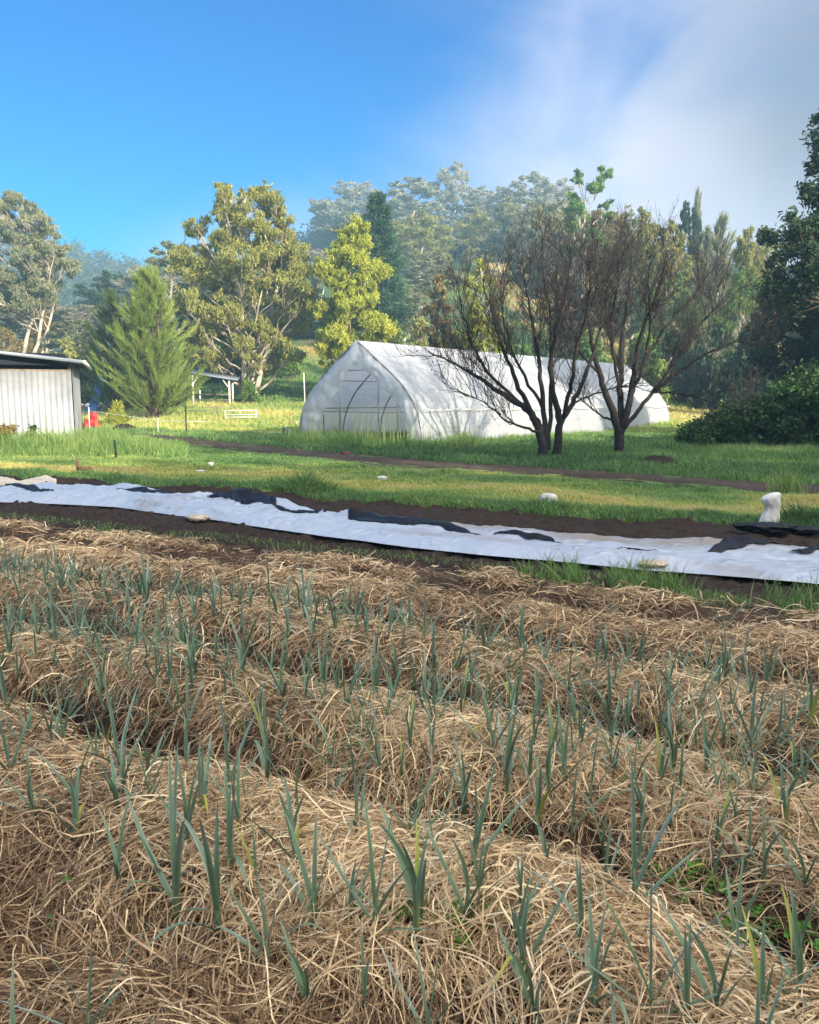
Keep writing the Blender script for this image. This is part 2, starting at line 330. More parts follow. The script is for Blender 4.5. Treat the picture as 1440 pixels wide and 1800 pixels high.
# track
tt = np.linspace(0, 1, 700); seg = np.concatenate([[0], np.cumsum(np.hypot(*np.diff(TRK, axis=0).T))]); q = tt*seg[-1]
tx = np.interp(q, seg, TRK[:, 0]); ty = np.interp(q, seg, TRK[:, 1])
kern = np.ones(41)/41; tx = np.convolve(np.pad(tx, 20, mode='edge'), kern, 'valid'); ty = np.convolve(np.pad(ty, 20, mode='edge'), kern, 'valid')
dx, dy = np.gradient(tx), np.gradient(ty); ln = np.hypot(dx, dy); nx_, ny_ = -dy/ln, dx/ln
uu = np.linspace(-1, 1, 25); wv = 1.12+(fbm(q*.5, q*0, 51)-.5)*.5
XX = tx[:, None]+nx_[:, None]*uu[None]*wv[:, None]; YY = ty[:, None]+ny_[:, None]*uu[None]*wv[:, None]
rut = -.05*(np.exp(-((np.abs(uu)-.62)/.2)**2))
ZZ = terrain(XX, YY)+.045+rut[None]+(fbm(XX*4, YY*4, 53)-.5)*.07-.12*sst(.8, 1, np.abs(uu))[None]
tr = sheet('dirt_track', XX, YY, ZZ, .45-.25*np.exp(-((np.abs(uu)-.62)/.25)**2)[None]+(fbm(XX*1.2, YY*1.2, 54)-.5)*.8, M['track']); tag(tr, 'bare rutted dirt track crossing the grass', 'track', kind='structure')

# ------------------------------------------------------------------ straw
def straw(name, label, c, n_mul=1.0):
    lo, hi = c-.56, c+.56
    if c > 6: hi = 6.6
    cells = []
    s_lo = -19 if c > 4.5 else -(c*1.7+2.2)*1.3
    s_hi = 3.2
    A = (hi-lo)*(s_hi-s_lo)
    n = int(A*8600*n_mul)
    p = RG.uniform(lo, hi, n); s = RG.uniform(s_lo, s_hi, n); x, y = to_xy(p, s)
    d = np.hypot(x, y)
    ok = (y > .9) & (np.abs(x) < .56*y+.9) & (RG.random(n) < np.clip((3.0/d)**1.25, .10, 1))
    # bare gaps at the foot of the ridges
    h = ridges(x, y); gap = (h < .075) & (p > 1.5) & (fbm(x*1.3, y*1.3, 61) > .36-.1*(x > 0))
    ok &= ~(gap & (RG.random(n) < .93)) & ((h > .025) | (p < 1.5) | (RG.random(n) < .45))
    p, s, x, y, d = p[ok], s[ok], x[ok], y[ok], d[ok]; n = len(p)
    K = 6; th = (fbm(x*1.7, y*1.7, 63, 2)-.5)*9+RG.normal(0, .8, n)
    steep = np.clip(1-ridges(x, y)/.2, 0, 1); down = TH+math.pi/2
    mixr = RG.random(n) < steep*.38
    th = np.where(mixr, down+math.pi+RG.normal(0, .6, n), th)
    ln = .045+.26*RG.random(n)**1.7; cur = RG.normal(0, .38, n)*ln; hook = RG.normal(0, .22, n)*ln
    u = np.linspace(-.5, .5, K)
    kk_ = RG.uniform(-.3, .3, n)[:, None]; wob = cur[:, None]*(u**2-.08)[None]*1.3+hook[:, None]*(u**3)[None]*2+(RG.normal(0, .22, n)*(RG.random(n) < .35)*ln)[:, None]*np.maximum(u[None]-kk_, 0)*2
    X_ = x[:, None]+np.cos(th)[:, None]*ln[:, None]*u-np.sin(th)[:, None]*wob
    Y_ = y[:, None]+np.sin(th)[:, None]*ln[:, None]*u+np.cos(th)[:, None]*wob
    up = RG.random(n)**1.6*.072+.004; tilt = RG.normal(0, .13, n)*ln
    arch = np.where(RG.random(n) < .14, RG.uniform(.01, .07, n), RG.uniform(-.01, .015, n))
    Z_ = ground(X_, Y_)+up[:, None]+tilt[:, None]*u*2+arch[:, None]*(1-4*u**2)[None]+.012
    Pn = np.stack([X_, Y_, Z_], -1)
    # broad side roughly up and towards all sides, random roll
    T = nrm(Pn[:, -1]-Pn[:, 0]); rv = nrm(RG.normal(0, 1, (n, 3))*[1, 1, .55]); side = nrm(np.cross(T, rv))
    wd = ((.0014+.0046*RG.random(n)**1.5)*np.clip(d/3.6, 1, 2.3))[:, None]*np.array([.6, 1, 1, 1, .9, .4])[None]
    pat = fbm(x*.9, y*.9, 65)
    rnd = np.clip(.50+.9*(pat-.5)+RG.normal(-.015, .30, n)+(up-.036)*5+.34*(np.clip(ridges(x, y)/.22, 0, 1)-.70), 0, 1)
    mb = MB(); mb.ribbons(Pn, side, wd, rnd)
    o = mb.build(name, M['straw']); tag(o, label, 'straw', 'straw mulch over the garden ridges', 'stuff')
names = ['below the bottom edge of the view', 'covering the nearest garlic ridge', 'covering the second garlic ridge from the camera', 'covering the third garlic ridge from the camera', 'on the bare ridge behind the garlic', 'on the farthest low ridge beside the dark soil']
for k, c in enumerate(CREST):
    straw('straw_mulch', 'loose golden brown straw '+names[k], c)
# matted underlayer of the straw
PP, SS = np.meshgrid(np.arange(-.2, 6.85, .035), np.arange(-17, 3.4, .045)); XX, YY = to_xy(PP, SS)
H = ridges(XX, YY); kk = ((H > .035-.02*(fbm(XX*2, YY*2, 67)-.5)) | (PP < 1.5)) & (PP < 6.5) & (YY > .3)
ZZ = ground(XX, YY)+.008+np.abs(fbm(XX*14, YY*14, 69, 3)-.5)*.05+(vn(XX*6, YY*6, 70)-.5)*.03
o = sheet('straw_mat', XX, YY, ZZ, fbm(XX*3, YY*3, 71), M['thatch'], keep=kk); tag(o, 'damp brown matted straw underneath the loose strands', 'straw', kind='stuff')

# ------------------------------------------------------------------ grass
def blades(n, x, y, h, wd, lean, rnd, K=4, base=0.0):
    mb = MB(); th = RG.uniform(0, 2*math.pi, n); u = np.linspace(0, 1, K)
    lx = np.cos(th)*lean*h; ly = np.sin(th)*lean*h
    X_ = x[:, None]+lx[:, None]*u[None]**1.8; Y_ = y[:, None]+ly[:, None]*u[None]**1.8
    Z_ = (terrain(x, y)-.02+base)[:, None]+h[:, None]*(u[None]-.28*np.minimum(lean, 1.3)[:, None]*u[None]**2.4)
    ph = RG.uniform(0, math.pi, n); side = np.stack([np.cos(ph), np.sin(ph)*.6, np.zeros(n)], -1)
    taper = 1-.85*u**1.6
    mb.ribbons(np.stack([X_, Y_, Z_], -1), nrm(side), wd[:, None]*taper[None], rnd); return mb
def sample(n, y0, y1, pw=2.0, spread=.54, extra=1.5):
    # positions inside the visible wedge, thinner with distance
    u = RG.random(n); a = 2-pw
    y = (y0**a+u*(y1**a-y0**a))**(1/a) if abs(a) > 1e-3 else y0*(y1/y0)**u
    x = RG.uniform(-1, 1, n)*(spread*y+extra); return x, y
# mown lawn between the beds and the track
x, y = sample(420000, 9.5, 36, 2.0); p, s = to_ps(x, y); b, side = track_d(x, y)
el = 11.35+(fbm(s*1.1, s*0, 43, 4)-.5)*.95
ok = (p > el+.02) & (side < 0) & (b > .88+.3*fbm(x*2, y*2, 75)); x, y, p, s, b, el = x[ok], y[ok], p[ok], s[ok], b[ok], el[ok]; n = len(x)
tuft = fbm(x*1.3, y*1.3, 77); D = dryness(x, y)
near = np.exp(-((p-el-.45)/.5)**2)
h = (.025+.06*RG.random(n)+.32*tuft**4)*(.75+1.0*near*tuft*1.6)
rnd = np.clip(D*.9+RG.normal(0, .12, n)+.10*(tuft-.5)-.10*near, 0, 1)
o = blades(n, x, y, h, .006+.0012*y*(.6+.6*RG.random(n))*.8, RG.uniform(.2, 1.3, n), rnd, 3).build('lawn_grass', M['grass']); tag(o, 'mown green and straw coloured grass strip between garden beds and dirt track', 'grass', kind='stuff')
# rougher grass beyond the track
x, y = sample(260000, 13, 46, 2.0); b, side = track_d(x, y); p, s = to_ps(x, y)
ok = ((side > 0) | (y > 30)) & (b > .95); x, y = x[ok], y[ok]; n = len(x); tuft = fbm(x*.8, y*.8, 79)
D = dryness(x, y)+.30*(fbm(x*.25, y*.25, 90)-.42); h = .05+.14*RG.random(n)*(.5+tuft)+.16*tuft**2
rnd = np.clip(D*.8+RG.normal(0, .1, n)+.15*(tuft-.5), 0, 1)
o = blades(n, x, y, h, .008+.0011*y*(.5+.7*RG.random(n)), RG.uniform(.15, 1.1, n), rnd, 3).build('meadow_grass', M['grass']); tag(o, 'rough green grass growing around the bare trees beyond the track', 'grass', kind='stuff')
# paddock grass
x, y = sample(150000, 42, 110, 2.3); n = len(x); D = dryness(x, y); tuft = fbm(x*.5, y*.5, 81)
o = blades(n, x, y, .12+.22*RG.random(n)*(.5+tuft), .05+.0009*y*RG.random(n), RG.uniform(.1, 1, n), np.clip(D*.85+RG.normal(0, .09, n), 0, 1), 2).build('paddock_grass', M['grass']); tag(o, 'sunlit yellow green grass of the paddock and slope', 'grass', kind='stuff')
# weeds and thin grass on the soil strip
def strip_pts(n, p0, p1, s0, s1):
    p = RG.uniform(p0, p1, n); s = RG.uniform(s0, s1, n); return (*to_xy(p, s), p, s)
x, y, p, s = strip_pts(26000, 6.55, 7.35, -12, 2.2)
ok = (fbm(s*.8, p*2.5, 83) > .56) & (RG.random(26000) < .22+.78*sst(-3, 0, s)); x, y = x[ok], y[ok]; n = len(x)
o = blades(n, x, y, RG.uniform(.02, .06, n), .007*np.ones(n), RG.uniform(.3, 1.4, n), RG.uniform(.1, .5, n), 3, base=.04).build('small_weeds', M['grass']); tag(o, 'thin green weeds sprouting on the dark soil beside the straw', 'weeds', kind='stuff')
x, y, p, s = strip_pts(1500, 6.45, 7.55, -3.2, 2.6); n = len(x); x, y = x+RG.normal(0, .02, n), y
cl = np.array([to_xy(a, b_) for a, b_ in zip(RG.uniform(6.5, 7.5, 90), RG.uniform(-2.6, 2.6, 90))]); ci = RG.integers(0, 90, n)
x = cl[ci, 0]+RG.normal(0, .03, n); y = cl[ci, 1]+RG.normal(0, .03, n)
o = blades(n, x, y, RG.uniform(.10, .30, n), RG.uniform(.005, .010, n), RG.uniform(.1, .9, n), RG.uniform(.25, .7, n), 5, base=.03).build('grass_tufts', M['tall']); tag(o, 'bright green grass tufts along the right end of the farthest straw ridge', 'grass', kind='stuff')
# tall grass
def in_tall(x, y):
    b, side = track_d(x, y); f = np.zeros(len(x))
    # in front of the greenhouse end wall
    a = (x > -4.8) & (x < 2.2) & (y > 27.3-.5*x*(x < 0)) & (y < 34.5-.62*(x+3))
    f = np.maximum(f, np.where(a, .75*(.5+.8*fbm(x*.7, y*.7, 88)), 0))
    a = (x > 1) & (x < 17) & (np.abs(y-(28.6+1.27*(x-.4))) < 1.1)
    f = np.maximum(f, np.where(a, .38, 0))
    # by the shed
    a = (x < -5.5-.25*(y-20)) & (y > 23.4) & (y < 30) & (b > 1.1) & (side < 0)
    ed = np.clip((b-1.1)/2.6, 0, 1)*np.clip((y-23.4)/1.6+.25, 0, 1)
    f = np.maximum(f, np.where(a, .78*ed*(.45+.9*fbm(x*.45, y*.45, 87)), 0))
    a = (x > 8) & (x < 20) & (y > 21.5) & (y < 27.5)
    f = np.maximum(f, np.where(a, .42, 0))
    return f
x, y = sample(300000, 15, 42, 1.6, .56); f = in_tall(x, y); cl = fbm(x*1.1, y*1.1, 85)
ok = (f > 0) & (RG.random(len(x)) < .35+cl*.9); x, y, f, cl = x[ok], y[ok], f[ok], cl[ok]; n = len(x)
h = f*(.45+.75*cl)*RG.uniform(.5, 1.1, n)
o = blades(n, x, y, h, .010+.0006*y*RG.random(n), RG.uniform(.05, .8, n), np.clip(RG.normal(.42, .2, n)+.9*(fbm(x*.5, y*.5, 89)-.5), 0, 1), 5).build('tall_grass', M['tall']); tag(o, 'tall lush green grass along the greenhouse and the shed wall', 'grass', kind='stuff')
# dry seed stalks in front of the greenhouse and the shed
x = np.concatenate([RG.uniform(-4.6, 2.6, 170), RG.uniform(-14.5, -9.0, 120)]); y = np.concatenate([29.2-.75*(x[:170]-.4)*(x[:170] < .4)-RG.uniform(.1, 1.2, 170), RG.uniform(26.0, 27.2, 120)]); n = len(x)
o = blades(n, x, y, RG.uniform(.8, 1.5, n), .016*np.ones(n), RG.uniform(.0, .25, n), RG.uniform(.75, 1, n), 5).build('seed_stalks', M['tall']); tag(o, 'thin dry seed stalks standing in the tall grass', 'grass', kind='stuff')
# ------------------------------------------------------------------ trees
def leaves(mb, C, rad, n, ln, wd, droop=.5, flat=.8, shell=.45, rg=RG):
    """n leaves scattered in puffs (C centres, rad radii)"""
    k = len(C); w8 = rad**2; ci = rg.choice(k, n, p=w8/w8.sum())
    d = nrm(rg.normal(0, 1, (n, 3))); r = rad[ci]*(shell+(1-shell)*rg.random(n)**.5)*(.62+np.minimum(np.abs(rg.normal(0, .42, n)), .75))
    Pc = C[ci]+d*r[:, None]*[1, 1, flat]
    ax = nrm(rg.normal(0, 1, (n, 3))*[1, 1, .7]+[0, 0, -droop*1.4]); L_ = ln*rg.uniform(.6, 1.3, n)
    side = nrm(np.cross(ax, rg.normal(0, 1, (n, 3))))
    Pn = np.stack([Pc-ax*L_[:, None]/2, Pc+ax*L_[:, None]/2], 1)
    pv = rg.uniform(0, 1, k)[ci]
    mb.ribbons(Pn, side, np.stack([np.full(n, wd), np.full(n, wd*.5)], 1)*rg.uniform(.7, 1.3, n)[:, None], np.clip(.5+(pv-.5)*.5+rg.normal(0, .16, n), 0, 1))
def curve(a, b, bend, k=7, rg=RG, wob=.03):
    t = np.linspace(0, 1, k)[:, None]; a = np.array(a, float); b = np.array(b, float); m_ = (a+b)/2+np.array(bend, float)
    P = (1-t)**2*a+2*t*(1-t)*m_+t**2*b; L_ = np.linalg.norm(b-a)
    P[1:-1] += rg.normal(0, wob*L_/3, (k-2, 3)); return P
def gum(seed, H, Wd, crown0=.3, prof=None, nclump=26, nleaf=14000, leaf=(.30, .10), stems=1, clump=.13, droop=.6, sparse=1.0, dens_in=.3, puff=8):
    """gum tree: forked trunk, ascending limbs, clumped open crown. returns trunk mesh, crown mesh"""
    rg = np.random.default_rng(seed); prof = prof or [(0, .35), (.25, .85), (.5, 1), (.75, .8), (.92, .45), (1, .15)]
    pr = np.array(prof); tb = MB(); cb = MB(); trunks = []
    for s in range(stems):
        a = rg.uniform(0, 6.28); off = Wd*.05*stems*(s > 0 or stems > 1)
        top = [math.cos(a)*Wd*.14*(1+off), math.sin(a)*Wd*.14, H*(.86-.12*s)]
        base = [off*(s-.5)*.6, 0, -.3]
        P = curve(base, top, [rg.normal(0, Wd*.05), rg.normal(0, Wd*.05), 0], 12, rg, .02)
        r0 = H*.019*(1 if stems == 1 else .8); rr = r0*(1-np.linspace(0, 1, 12)**.8*.9); rr[0] *= 1.5; rr[1] *= 1.1
        tb.tube(P, rr, 8); trunks.append((P, rr))
    C = []; Rr = []
    for i in range(nclump):
        h = (i+rg.random())/nclump; h = h**.9; Rm = np.interp(h, pr[:, 0], pr[:, 1])*Wd/2
        a = i*2.4+rg.uniform(-.5, .5); r = Rm*(dens_in+(1-dens_in)*rg.random()**.6)*.88
        zc = H*(crown0+(1-crown0)*h)*.97; c = np.array([math.cos(a)*r, math.sin(a)*r, zc]); rc = Wd*clump*rg.uniform(.7, 1.3)*(.7+.4*math.sin(math.pi*min(1, h+.12)))
        P, rr = trunks[i % stems]; zt = zc-(.45*r+.10*H)*rg.uniform(.8, 1.2); zt = min(max(zt, H*crown0*.55), H*.82)
        j = int(np.argmin(np.abs(P[:, 2]-zt))); b0 = P[j]; Pb = curve(b0, c, [0, 0, -.12*np.linalg.norm(c-b0)], 7, rg, .05)
        rb = max(.03, rr[j]*.5); tb.tube(Pb, np.linspace(rb, .02+H*.0012, 7), 5)
        for q in range(puff):
            d = nrm(rg.normal(0, 1, 3)); d[2] = d[2]*.7+.15
            pc = c+d*rc*rg.uniform(.45, 1.15); C.append(pc); Rr.append(rc*rg.uniform(.28, .58)*sparse)
            if q % 2 == 0: tb.tube(curve(Pb[4], pc, [0, 0, 0], 4, rg, .08), np.linspace(.03+H*.0012, .012, 4), 3)
    leaves(cb, np.array(C), np.array(Rr), nleaf, leaf[0], leaf[1], droop, .8, .2, rg)
    return tb.mesh('gum_trunk', True), cb.mesh('gum_crown')
def feather(seed, H, Wd, nplume=130, per=90, stems=6, top=.06, low=.16, leaf=(.38, .028)):
    """she-oak: many stems from the base, upswept feathery plumes"""
    rg = np.random.default_rng(seed); tb = MB(); cb = MB(); ends = []
    for i in range(stems):
        a = i*6.28/stems+rg.uniform(-.3, .3); rr = Wd*(.05 if i == 0 else rg.uniform(.10, .27)); hh = H*(.97 if i == 0 else rg.uniform(.55, .85))
        P = curve([math.cos(a)*.12, math.sin(a)*.12, -.15], [math.cos(a)*rr, math.sin(a)*rr, hh], [0, 0, -H*.03], 10, rg, .02)
        tb.tube(P, np.linspace(.075, .012, 10)*H/7, 6); ends.append(P)
    for k in range(nplume):
        h = ((k+rg.random())/nplume)**1.15; P = ends[rg.integers(0, stems)]; z = H*(low*.6+(.93-low*.6)*h)
        if z > P[-1, 2]: P = ends[0]
        j = np.interp(z-H*.10*(1-h), P[:, 2], np.arange(10)); b0 = np.array([np.interp(j, np.arange(10), P[:, i]) for i in range(3)])
        Rm = Wd/2*np.interp(h, [0, .18, .4, .7, 1], [.8, 1, .9, .56, .12]); a = rg.uniform(0, 6.28); r = Rm*rg.uniform(.35, 1.15)
        tip = np.array([math.cos(a)*r, math.sin(a)*r, z+H*.06+r*.16]); Pb = curve(b0, tip, [math.cos(a)*.2, math.sin(a)*.2, -.18*r], 7, rg, .03)
        tb.tube(Pb, np.linspace(.022, .005, 7)*H/7, 3)
        n = per; t = rg.uniform(.25, 1.02, n); c = np.stack([np.interp(t*6, np.arange(7), Pb[:, i]) for i in range(3)], -1)
        ax_ = nrm(tip-Pb[3]); lx = nrm(ax_+[0, 0, .45]+rg.normal(0, .42, (n, 3))); ll = leaf[0]*rg.uniform(.5, 1.2, n)
        sd_ = nrm(np.cross(lx, rg.normal(0, 1, (n, 3)))); pv = rg.uniform(.2, .8)
        cb.ribbons(np.stack([c, c+lx*ll[:, None]], 1), sd_, np.stack([np.full(n, leaf[1]), np.full(n, leaf[1]*.3)], 1), np.clip(pv+rg.normal(0, .15, n)+.2*(t-.5), 0, 1))
    return tb.mesh('she_oak_trunk', True), cb.mesh('she_oak_crown')
def conifer(seed, H, Wd, n=62, per=330, leaf=(.5, .12)):
    rg = np.random.default_rng(seed); tb = MB(); cb = MB()
    P = curve([0, 0, -.3], [Wd*.03, 0, H], [0, 0, 0], 12, rg, .005); tb.tube(P, np.linspace(H*.016, .03, 12), 7)
    for k in range(n):
        h = (k+rg.random())/n; z = H*(.16+.82*h); Rm = Wd/2*np.interp(h, [0, .3, .6, .85, 1], [.9, 1, .62, .34, .08])*rg.uniform(.55, 1.1); a = k*2.4+rg.uniform(-.4, .4)
        b = np.array([0, 0, z]); tip = b+[math.cos(a)*Rm, math.sin(a)*Rm, Rm*.28]; Pb = curve(b, tip, [0, 0, -.1*Rm], 6, rg, .03); tb.tube(Pb, np.linspace(H*.003, .015, 6), 4)
        t = rg.uniform(.25, 1.05, per)**.8; c = np.stack([np.interp(t*5, np.arange(6), Pb[:, i]) for i in range(3)], -1)+rg.normal(0, .09*Rm+.14, (per, 3))*[1, 1, .7]
        lx = nrm(rg.normal(0, .6, (per, 3))+(tip-b)/max(Rm, .1)*.6+[0, 0, .25]); sd_ = nrm(np.cross(lx, rg.normal(0, 1, (per, 3))))
        cb.ribbons(np.stack([c, c+lx*leaf[0]], 1), sd_, np.full((per, 2), leaf[1])*[1, .3], np.clip(rg.uniform(.2, .8)+rg.normal(0, .16, per), 0, 1))
    return tb.mesh('conifer_trunk', True), cb.mesh('conifer_crown')
def bush(seed, Wd, H, n=5000, leaf=(.22, .10), npuff=26, droop=.2):
    rg = np.random.default_rng(seed); cb = MB(); tb = MB(); C = []; Rr = []
    for i in range(npuff):
        a = rg.uniform(0, 6.28); u = rg.random()**.5; z = H*rg.uniform(.18, .86)*(1-.45*u**2); r = Wd/2*u*.85*(1-.35*(z/H)**2)
        C.append([math.cos(a)*r, math.sin(a)*r, z]); Rr.append(min(Wd, H)*rg.uniform(.10, .24))
        tb.tube(curve([0, 0, -.1], C[-1], [0, 0, -.1*H], 5, rg, .05), np.linspace(.012*H+.01, .008, 5), 4)
    leaves(cb, np.array(C), np.array(Rr), n, leaf[0], leaf[1], droop, .85, .2, rg)
    return tb.mesh('shrub_stem', True), cb.mesh('shrub_foliage')
MESHMAT = {}
def plant(name, meshes, mats, loc, rz, label, cat, group=None, sc=(1, 1, 1), names=('trunk', 'crown')):
    t = empty(name, loc, rz); t.scale = sc if hasattr(sc, '__len__') else (sc,)*3
    for me, mt, nm in zip(meshes, mats, names):
        key = (me.name, mt.name)                # the same shape may come in several foliage colours
        if key not in MESHMAT:
            if me.materials: me = me.copy(); me.materials.clear()
            me.materials.append(mt); MESHMAT[key] = me
        o = bpy.data.objects.new(nm, MESHMAT[key]); link(o, t)
    return tag(t, label, cat, group)
def spot(px, pytop, d):
    """base on the ground at distance d under a pixel, and the height that reaches pytop"""
    q = at(px, pytop, d); z = float(terrain(q[0], q[1])); return (q[0], q[1], z), q[2]-z
MPX = lambda px, d: px/F*d
# -- the named near trees
loc, H = spot(428, 318, 62); W_ = MPX(250, 62)
prof = [(0, .6), (.2, .85), (.4, 1), (.6, .98), (.8, .80), (.92, .6), (1, .35)]
plant('gum_tree', gum(131, H, W_*1.05, .15, prof, 74, 62000, (.30, .08), 2, .095, .9, .86, .3, 12), (M['bark'], M['olive']), loc, .6, 'large spreading olive green gum tree with two pale trunks left of the greenhouse', 'tree')
loc, H = spot(620, 384, 60); W_ = MPX(150, 60)
plant('gum_tree', gum(102, H, W_, .12, [(0, .8), (.3, 1), (.6, .85), (.85, .6), (1, .3)], 40, 50000, (.28, .075), 2, .14, .9, .95, .2, 12), (M['bark'], M['lime']), loc, 2.0, 'yellow green gum tree standing directly behind the greenhouse gable', 'tree')
loc, H = spot(664, 338, 84); W_ = MPX(118, 84)
plant('conifer', conifer(103, H, W_), (M['brown'], M['pine']), loc, 0, 'tall dark green conifer rising behind the yellow green gum tree', 'tree')
loc, H = spot(262, 474, 50)
plant('she_oak', feather(104, H, MPX(185, 50), 230, 170, 9, leaf=(.46, .026)), (M['brown'], M['oak']), loc, 0, 'bright green feathery she-oak with reddish stems in front of the paddock', 'tree')
loc, H = spot(192, 512, 55)
plant('she_oak', feather(105, H, MPX(135, 55), 150, 130, 5, leaf=(.42, .034)), (M['brown'], M['oakd']), loc, 0, 'duller darker she-oak just left of the bright green one', 'tree')
loc, H = spot(15, 338, 82)
plant('gum_tree', gum(106, H, MPX(215, 82), .36, None, 48, 46000, (.34, .095), 3, .10, .8, .95, .3, 11), (M['bark'], M['grey']), loc, 1.0, 'tall grey green gum tree with white trunks above the shed roof', 'tree')
loc, H = spot(1038, 284, 98)
plant('gum_tree', gum(107, H, MPX(110, 98), .5, [(0, .8), (.4, 1), (.8, .7), (1, .5)], 15, 9000, (.40, .15), 1, .13, .3, 1.0, .3, 7), (M['bark'], M['bright']), loc, 0, 'lanky sunlit bright green tree poking above the bare trees', 'tree')
loc, H = spot(845, 462, 62)
plant('gum_tree', gum(108, H, MPX(74, 62), .1, [(0, .9), (.4, 1), (.75, .7), (1, .35)], 24, 14000, (.26, .09), 1, .17, .8, 1.0, .2, 7), (M['bark'], M['lime']), loc, 0, 'slim young yellow green tree rising behind the greenhouse roof', 'tree')
loc, H = spot(772, 478, 66)
plant('gum_tree', gum(109, H, MPX(62, 66), .15, [(0, .9), (.4, 1), (.75, .7), (1, .3)], 22, 11000, (.26, .09), 1, .17, .8, 1.0, .2, 7), (M['brown'], M['rust']), loc, 0, 'small rusty leaved tree between the conifer and the bare trees', 'tree')
# -- hillside trees: (px, top, distance, width px, material, trunk)
VAR = {}
def variant(kind, seed):
    if (kind, seed) in VAR: return VAR[(kind, seed)]
    if kind == 'gum':
        pf = [None, [(0, .5), (.4, .8), (.75, 1), (.92, .8), (1, .4)], [(0, .9), (.3, 1), (.7, .8), (1, .3)], [(0, .4), (.5, 1), (.8, .9), (1, .5)]][seed % 4]
        m_ = gum(200+seed, 20, 10+seed % 3*1.5, [.34, .5, .22, .42][seed % 4], pf, 26+seed % 3*5, 17000, (.48, .16), 1+seed % 2, .13, .6, 1.0, .3, 10)
    elif kind == 'oak': m_ = feather(220+seed, 14, 6.5, 120, 70, 3, leaf=(.8, .09))
    elif kind == 'con': m_ = conifer(240+seed, 20, 7, 46, 160, (.9, .26))
    VAR[(kind, seed)] = m_; return m_
BASE = {'gum': (20, 11), 'oak': (14, 6.5), 'con': (20, 7)}
def far_tree(px, top, d, wpx, kind, seed, mat, label, group=None, bark='bark'):
    loc, H = spot(px, top, d); bh, bw = BASE[kind]; ms = variant(kind, seed); ww = MPX(wpx*1.22, d)/bw
    nm = {'gum': 'gum_tree', 'oak': 'she_oak', 'con': 'conifer'}[kind]
    return plant(nm, ms, (M[bark], M[mat]), loc, random.uniform(0, 6.28), label, 'tree', group, (ww, ww, H/bh))
